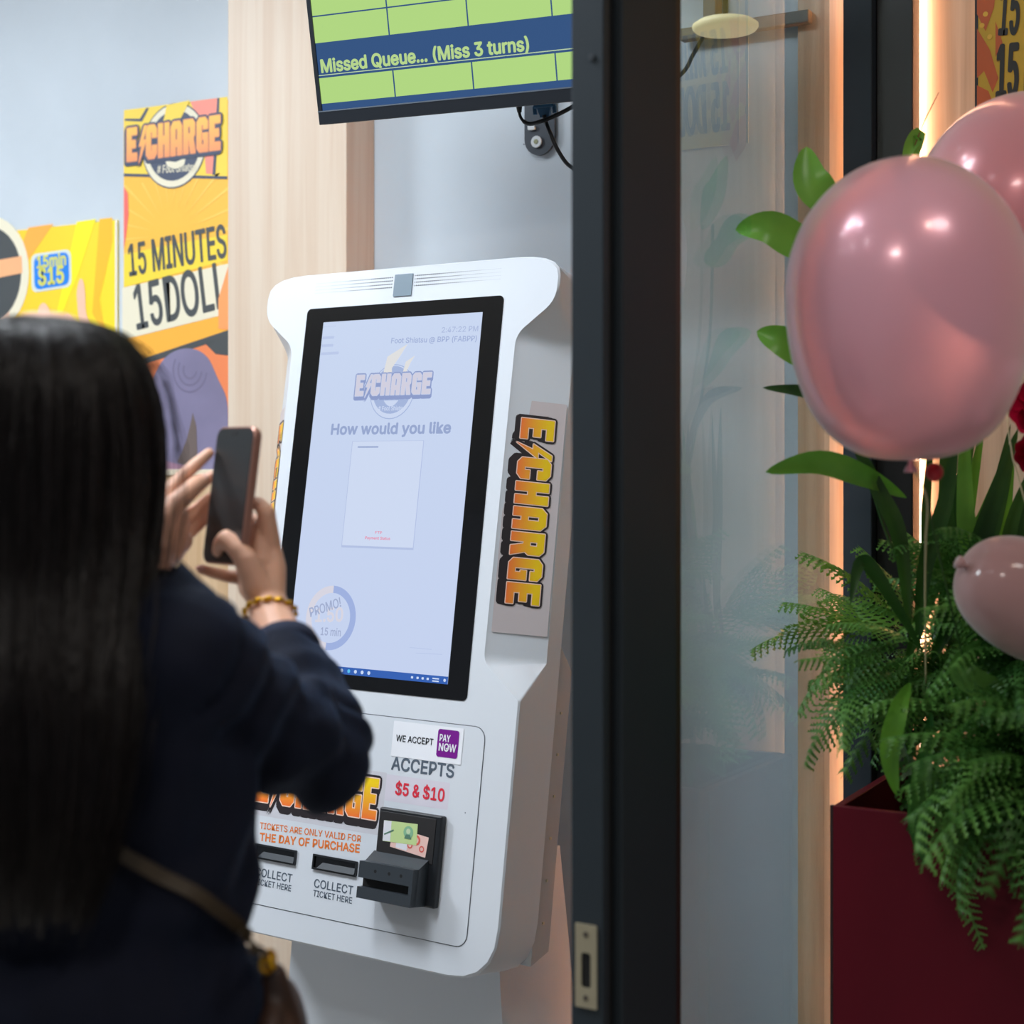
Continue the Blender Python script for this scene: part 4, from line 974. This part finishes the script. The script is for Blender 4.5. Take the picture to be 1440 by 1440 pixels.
m_leaf = leaf_mat('leaf_green', (70, 130, 36), (120, 176, 66), .3)
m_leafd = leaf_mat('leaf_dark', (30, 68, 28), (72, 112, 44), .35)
def frond_mesh(seed, L=.26, n=17, wid=.085, arch=.9):
    r = random.Random(seed); vs, fs = [], []
    def tri(*p):
        b0 = len(vs); vs.extend(p); fs.append(list(range(b0, b0+len(p))))
    pts = []
    for i in range(n+1):
        t = i/n; a = .35 - arch*1.25*t
        pts.append(Vector((0, 0, 0)) if i == 0 else pts[-1] + Vector((math.cos(a), .05*math.sin(t*4+seed), math.sin(a)))*(L/n))
    for i in range(n):
        a, b = pts[i], pts[i+1]; w = .0012*(1-i/n)+.0004
        tri(a+Vector((0, -w, 0)), b+Vector((0, -w, 0)), b+Vector((0, w, 0)), a+Vector((0, w, 0)))
    for i in range(2, n):
        t = i/n; ln = wid*(math.sin(min(1, t*1.15+.18)*PI*.94)**.75)*(1-t*.35)*r.uniform(.88, 1.08)
        tg = (pts[i+1]-pts[i-1]).normalized(); nrm = Vector((-tg.z, 0, tg.x))
        for s in (-1, 1):
            d = (Vector((0, s, 0))*.86 + tg*.50).normalized(); sg = 5; w0 = (L/n)*.60
            for k in range(sg):
                f0, f1 = k/sg, (k+1)/sg
                q0 = pts[i] + d*ln*f0 - nrm*.012*f0*f0 - Vector((0, 0, 1))*.008*f0*f0; q1 = pts[i] + d*ln*f1 - nrm*.012*f1*f1 - Vector((0, 0, 1))*.008*f1*f1
                w = w0*(1-f0*.72); 
                tri(q0-tg*w*.55, q1+tg*0, q0+tg*w*.55)
                m_ = q0.lerp(q1, .25)
                tri(m_-tg*w*.2, m_+d*(ln/sg)*.85-tg*w*1.12, q1)
                tri(m_+tg*w*.2, q1, m_+d*(ln/sg)*.85+tg*w*1.12)
    me = bpy.data.meshes.new('frond'); me.from_pydata([tuple(v) for v in vs], [], fs); me.update(); return me
FM = [frond_mesh(i, L=.20+.025*(i % 4), n=15+i % 3, arch=.55+.2*(i % 4)) for i in range(7)]
FML = [frond_mesh(20+i, L=.22, n=16, arch=.5+.3*i) for i in range(2)]
for m_ in FM: m_.materials.append(m_fern)
for m_ in FML: m_.materials.append(m_fern2)
def frond(parent, base, az, el, roll, s, me):
    o = bpy.data.objects.new('frond', me)
    M_ = Matrix.Translation(base) @ Matrix.Rotation(az, 4, 'Z') @ Matrix.Rotation(-el, 4, 'Y') @ Matrix.Rotation(roll, 4, 'X') @ Matrix.Diagonal((s, s, s, 1))
    return _link(o, M_, parent)
def fern(loc, n, label, lo, hi, s, els=(-.7, 1.0), me=None, azs=None):
    f = empty('fern', loc, label, 'fern', 'ferns spilling from the red planter')
    for k in range(n):
        az = rnd.uniform(*(azs or (lo, hi))); el = rnd.uniform(*els)
        b0 = Vector(loc)+Vector((rnd.uniform(-.04, .04), rnd.uniform(-.03, .03), rnd.uniform(-.03, .05)))
        frond(f, b0, az, el, rnd.uniform(-.7, .7), s*rnd.uniform(.8, 1.15), rnd.choice(me or FM))
    return f
# azimuths: -pi/2 toward the viewer, pi toward the glass
ferns = [((px0+.21, py0+.07, zt+.06), 26, 'fern hanging over the front rim left of the longest trail', -2.3, -.7, .85),
         ((px0+.30, py0+.05, zt+.05), 30, 'fern drooping down the middle of the planter front', -2.4, -.5, .95),
         ((px0+.46, py0+.05, zt+.06), 26, 'fern at the right front of the planter under the deflated balloon', -2.4, -.4, .95),
         ((px0+.10, py0+.20, zt+.13), 22, 'fern behind the left corner pressed near the glass', -PI*1.3, -.9, .75),
         ((px0+.24, py0+.10, zt+.20), 24, 'fern mounded in the middle of the arrangement', -3.1, -.2, .85),
         ((px0+.42, py0+.12, zt+.22), 24, 'fern mounded beside the deflated balloon', -3.0, -.2, .85),
         ((px0+.17, py0+.14, zt+.27), 20, 'topmost fern just below the round balloon', -3.4, .2, .72)]
for loc, n, lb, lo, hi, s in ferns: fern(loc, n, lb, lo, hi, s)
f8 = fern((px0+.03, py0+.17, zt+.20), 7, 'pale fern against the glowing light strip', 2.2, 4.2, .8, (-.3, .9), FML)
fern((px0+.40, py0-.02, zt+.13), 9, 'fern fronds lying across the front of the deflated balloon', -2.8, -.6, .75, (-.2, .7))
fern((px0+.07, py0+.07, zt+.17), 16, 'small fern leaning left over the bare planter corner', -3.6, -1.4, .62, (-.8, .5))
# the long trails hanging down the planter front
tr_root = empty('trailing_fern', P(1300, 1090, 2.05), 'longest fern trail hanging down the planter front', 'fern')
def trail(parent, pts, w, me_mat, n=26, sd=1):
    r = random.Random(sd); path = smooth_path(pts, 8); vs, fs = [], []
    v, f = tube_data(path, .0012, 4); vs += v; fs += f
    N_ = len(path)
    for i in range(2, N_-1):
        t = i/N_; tg = (path[i+1]-path[i-1]).normalized(); sd_ = tg.cross(-DEP).normalized(); ln = w*(1-t*.75)*r.uniform(.8, 1.1)
        for s in (-1, 1):
            d = (sd_*s*.9+tg*.55 - DEP*r.uniform(-.5, .5)).normalized(); ww = .006*(1-t*.5)
            for k in range(4):
                a_ = path[i]+d*ln*k/4; b_ = path[i]+d*ln*(k+1)/4; w_ = ww*(1-k*.2)
                b0 = len(vs); vs += [a_-tg*w_*.5, b_, a_+tg*w_*.5, a_+d*ln*.2-tg*w_*1.1, a_+d*ln*.2+tg*w_*1.1]
                fs += [[b0, b0+1, b0+2], [b0, b0+3, b0+1], [b0+2, b0+1, b0+4]]
    return mesh('frond', vs, fs, me_mat, parent)
trail(tr_root, [P(1290, 1060, 2.06), P(1315, 1130, 2.03), P(1335, 1200, 2.02), P(1355, 1260, 2.02), P(1384, 1335, 2.02)], .045, m_fern, sd=2)
trail(tr_root, [P(1310, 1050, 2.06), P(1345, 1120, 2.03), P(1365, 1190, 2.02), P(1375, 1240, 2.03)], .045, m_fern, sd=3)
trail(tr_root, [P(1270, 1040, 2.06), P(1285, 1100, 2.03), P(1295, 1160, 2.03), P(1300, 1215, 2.04)], .040, m_leafd, sd=4)
def blade(name, pts, w, mt, parent, fold=.25, nrm=None, ends=.02, peak=.5):
    """leaf: midrib through pts, widest at peak"""
    path = smooth_path(pts, 6); vs = []; N_ = len(path)-1; nrm = Vector(nrm or -DEP)
    for i, p in enumerate(path):
        t = i/N_; ww = w*max(ends*(1-t), (math.sin(PI*t**(math.log(.5)/math.log(peak))))**.8)
        tg = (path[min(i+1, N_)]-path[max(i-1, 0)]).normalized(); s = tg.cross(nrm).normalized(); n_ = s.cross(tg)
        vs += [p-s*ww+n_*ww*fold, p-s*ww*.5+n_*ww*fold*.35, p, p+s*ww*.5+n_*ww*fold*.35, p+s*ww+n_*ww*fold]
    fs = [[i*5+k, i*5+k+1, i*5+k+6, i*5+k+5] for i in range(N_) for k in range(4)]
    return mesh(name, vs, fs, mt, parent, None, True)
bl = empty('broadleaf_branch', P(1240, 520, 2.1), 'branch with broad bright leaves fanning out left of the round balloon', 'plant')
tube('stem', smooth_path([P(1290, 850, 2.12), P(1230, 700, 2.12), P(1190, 480, 2.14), P(1180, 300, 2.14)]), .0022, m_leafd, bl, 6)
blade('leaf', [P(1196, 305, 2.13), P(1160, 280, 2.12), P(1138, 250, 2.12), P(1134, 206, 2.13)], .026, m_leaf, bl, peak=.52)
blade('leaf', [P(1190, 350, 2.13), P(1130, 345, 2.12), P(1080, 320, 2.11), P(1034, 323, 2.12)], .025, m_leaf, bl, peak=.5)
blade('leaf', [P(1190, 540, 2.13), P(1140, 505, 2.12), P(1100, 480, 2.11), P(1064, 466, 2.12)], .022, m_leaf, bl, peak=.55)
blade('leaf', [P(1235, 640, 2.13), P(1190, 585, 2.12), P(1140, 553, 2.11), P(1072, 545, 2.11)], .0105, m_leafd, bl)
blade('leaf', [P(1270, 230, 2.15), P(1280, 205, 2.15), P(1292, 190, 2.15), P(1286, 232, 2.15)], .010, m_leaf, bl)
tube('twig', [P(1286, 205, 2.15), P(1300, 170, 2.15), P(1320, 130, 2.15)], [.0013, .001, .0005], mat('twig_brown', (120, 70, 40), .6), bl, 5)
sl_ = empty('strap_leaf_plant', P(1290, 900, 2.12), 'plant with long arching strap leaves below the round balloon', 'plant')
blade('leaf', [P(1275, 700, 2.10), P(1220, 672, 2.06), P(1150, 650, 2.03), P(1076, 664, 2.02)], .0165, m_leaf, sl_, peak=.55)
blade('leaf', [P(1280, 900, 2.12), P(1265, 760, 2.09), P(1235, 690, 2.07), P(1190, 600, 2.06)], .012, m_leafd, sl_)
blade('leaf', [P(1290, 920, 2.12), P(1300, 800, 2.12), P(1330, 700, 2.12), P(1345, 600, 2.12)], .012, m_leafd, sl_)
blade('leaf', [P(1300, 920, 2.12), P(1240, 820, 2.08), P(1210, 790, 2.06), P(1196, 850, 2.04)], .010, m_leafd, sl_)
blade('leaf', [P(1280, 960, 2.05), P(1262, 1000, 2.02), P(1250, 1060, 2.02), P(1262, 1120, 2.02)], .014, m_leaf, sl_)
blade('leaf', [P(1310, 1000, 2.05), P(1296, 1090, 2.0), P(1290, 1160, 2.0), P(1302, 1215, 2.0)], .014, m_fern, sl_)
blade('leaf', [P(1380, 900, 2.05), P(1350, 940, 2.0), P(1400, 970, 2.0), P(1460, 950, 2.0)], .018, m_fern, sl_)
for k in range(16):
    u0 = 1290+rnd.uniform(-20, 150); u1 = u0+rnd.uniform(-10, 130); z0 = rnd.uniform(2.12, 2.3)
    blade('leaf', [P(u0, 930, z0), P((u0*2+u1)/3+rnd.uniform(-15, 15), 820, z0), P((u0+u1*2)/3, 720, z0), P(u1, rnd.uniform(540, 650), z0)], rnd.uniform(.008, .016), m_leafd if k % 4 else m_leaf, sl_, peak=.45)
# leaf mass filling behind the ferns
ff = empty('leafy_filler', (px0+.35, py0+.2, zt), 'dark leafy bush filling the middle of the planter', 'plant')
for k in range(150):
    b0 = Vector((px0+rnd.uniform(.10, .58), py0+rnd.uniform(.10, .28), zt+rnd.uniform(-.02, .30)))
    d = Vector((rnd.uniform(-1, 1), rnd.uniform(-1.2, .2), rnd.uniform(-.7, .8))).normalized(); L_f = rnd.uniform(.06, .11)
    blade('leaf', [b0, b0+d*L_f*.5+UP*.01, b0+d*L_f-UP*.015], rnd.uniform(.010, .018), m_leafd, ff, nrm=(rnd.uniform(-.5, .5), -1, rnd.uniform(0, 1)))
# red flowers ------------------------------------------------------------
m_rose = mat('petal_crimson', (196, 10, 60), .5, var=.15, vscale=40)
def flower(u, v, Z, s, label):
    c = P(u, v, Z); fl = empty('red_flower', c, label, 'flower')
    for ringi, (n, r, el) in enumerate(((5, .35, 1.2), (7, .7, .75), (9, 1.0, .3))):
        for k in range(n):
            a = 2*PI*k/n+ringi; d = (LAT*math.cos(a)+UP*math.sin(a))*math.cos(el) - DEP*math.sin(el)
            blade('petal', [c, c+d*s*r*.6, c+d*s*r - DEP*s*.2], s*.36, m_rose, fl, nrm=-DEP+d*.3, peak=.6)
    tube('stalk', smooth_path([c+DEP*.005, c+DEP*.02-UP*.10, Vector((c.x-.02, py0+.15, zt-.1))]), .002, m_leafd, fl, 6)
flower(1452, 575, 2.0, .040, 'crimson flower half cut off at the edge beside the round balloon')
flower(1450, 638, 2.05, .030, 'smaller crimson flower below the other red bloom at the edge')
# berry pick by the knot
bp2 = P(1314, 664, 1.86); bm = bmesh.new(); ellipsoid(bm, bp2, (.0105, .0105, .011))
be = empty('red_berry', bp2, 'small red berry beside the knot of the round balloon', 'berry')
from_bm('fruit', bm, mat('berry_red', (188, 30, 44), .35), be, None, True)
tube('stalk', smooth_path([bp2, P(1312, 740, 1.92), Vector((bp2.x+.02, py0+.1, zt-.05))]), .0015, m_leafd, be, 5)
# ------------------------------------------------------------------ balloons
def balloon_mat(name, c, trans=.30, metal=.12, rough=.27):
    m = mat(name, c, rough, metal=metal, coat=.5, trans=trans, sheen=.5)
    b = m.node_tree.nodes['Principled BSDF']; b.inputs['IOR'].default_value = 1.12; b.inputs['Coat Roughness'].default_value = .12; return m
def balloon(name, label, c, rx, rt, rb, ax, mt, string=None, knot=True):
    ax = Vector(ax).normalized(); Q = ax.to_track_quat('Z', 'Y').to_matrix(); rings = []; n = 48
    r = empty(name, c - ax*rb, label, 'balloon', None)
    prof = []
    for i in range(1, 24): t = PI/2*i/24; prof.append((rx*math.sin(t), rt*math.cos(t)))
    for i in range(0, 25):
        t = i/24; rr = rx*math.cos(t*PI/2)**(.62+.12*t); prof.append((max(rr, rx*.035), -rb*math.sin(t*PI/2)**1.0))
    rings = [[c + Q @ Vector((a*math.cos(2*PI*k/n), a*math.sin(2*PI*k/n), z)) for k in range(n)] for a, z in prof]
    v, f = loft(rings); mesh('skin', v, [list(reversed(k)) for k in f], mt, r, None, True)
    kp_ = c-ax*rb
    if knot:
        v, f = tube_data([kp_+ax*.004, kp_-ax*.004, kp_-ax*.008, kp_-ax*.014], [.004, .0032, .0065, .0085], 12); mesh('knot', v, f, mt, r, None, True)
    if string: tube('string', smooth_path([kp_-ax*.006]+string), .0012, mat('string_pale', (206, 190, 150), .5), r, 6)
    return r
m_b1 = balloon_mat('balloon_pink', (244, 182, 196))
c1 = P(1276, 412, 1.82)
balloon('pink_balloon', 'large pearly pink balloon floating over the planter, whole in view', c1, .141, .158, .195, UP+LAT*-.02, m_b1, [P(1303, 700, 1.85), P(1302, 760, 1.92), P(1301, 840, 2.02), P(1302, 960, 2.1)])
m_b2 = balloon_mat('balloon_rose', (236, 160, 166))
c2 = P(1443, 300, 2.08)
balloon('pink_balloon', 'second pink balloon behind the large one, cut by the picture edge', c2, .149, .160, .190, UP+LAT*.12, m_b2, [P(1440, 700, 2.02), Vector((px0+.4, py0+.2, zt-.05))])
c3 = P(1462, 850, 1.92)
balloon('deflated_balloon', 'dull mauve-pink half-deflated balloon sagging on the ferns', c3, .072, .070, .110, LAT*.8+DEP*.2-UP*.40, balloon_mat('balloon_mauve', (182, 140, 138), .1, .0, .6))
# ------------------------------------------------------------------ ceiling downlights (real lamps of the mall and the shop)
def downlight(x, y, e, col, label):
    r = empty('downlight', (x, y, 2.9), label, 'downlight', 'round ceiling downlights')
    n = 20; v, f = loft([[(x+a*math.cos(2*PI*k/n), y+a*math.sin(2*PI*k/n), z) for k in range(n)] for a, z in ((.075, 2.899), (.075, 2.888), (.06, 2.886), (.058, 2.895))])
    mesh('ring', v, f, m_ceil, r)
    v = [(x+.056*math.cos(2*PI*k/n), y+.056*math.sin(2*PI*k/n), 2.884) for k in range(n)]
    mesh('lens', v, [list(reversed(range(n)))], emis('downlight_glow_%d' % int(col[2]*100), tuple(int(255*c_) for c_ in col), 30), r)
    l = bpy.data.lights.new('downlight_lamp', 'SPOT'); l.energy = e; l.color = col; l.spot_size = 2.3; l.spot_blend = .8; l.shadow_soft_size = .05
    o = bpy.data.objects.new('downlight_lamp', l); o.location = (x, y, 2.87); C.objects.link(o)
for i, (x, y) in enumerate(((-1.3, .9), (-1.9, .9), (-2.5, .9), (-1.3, .1), (-1.9, .1), (-2.5, .1), (-1.6, 1.6), (-2.6, 1.6))):
    downlight(x, y, 9, (.92, .96, 1.0), 'round downlight in the shop ceiling')
downlight(.25, .9, 10, (1.0, .88, .75), 'warm round downlight in the mall ceiling')
downlight(-.2, -.4, 10, (1.0, .88, .75), 'warm round downlight in the mall ceiling')
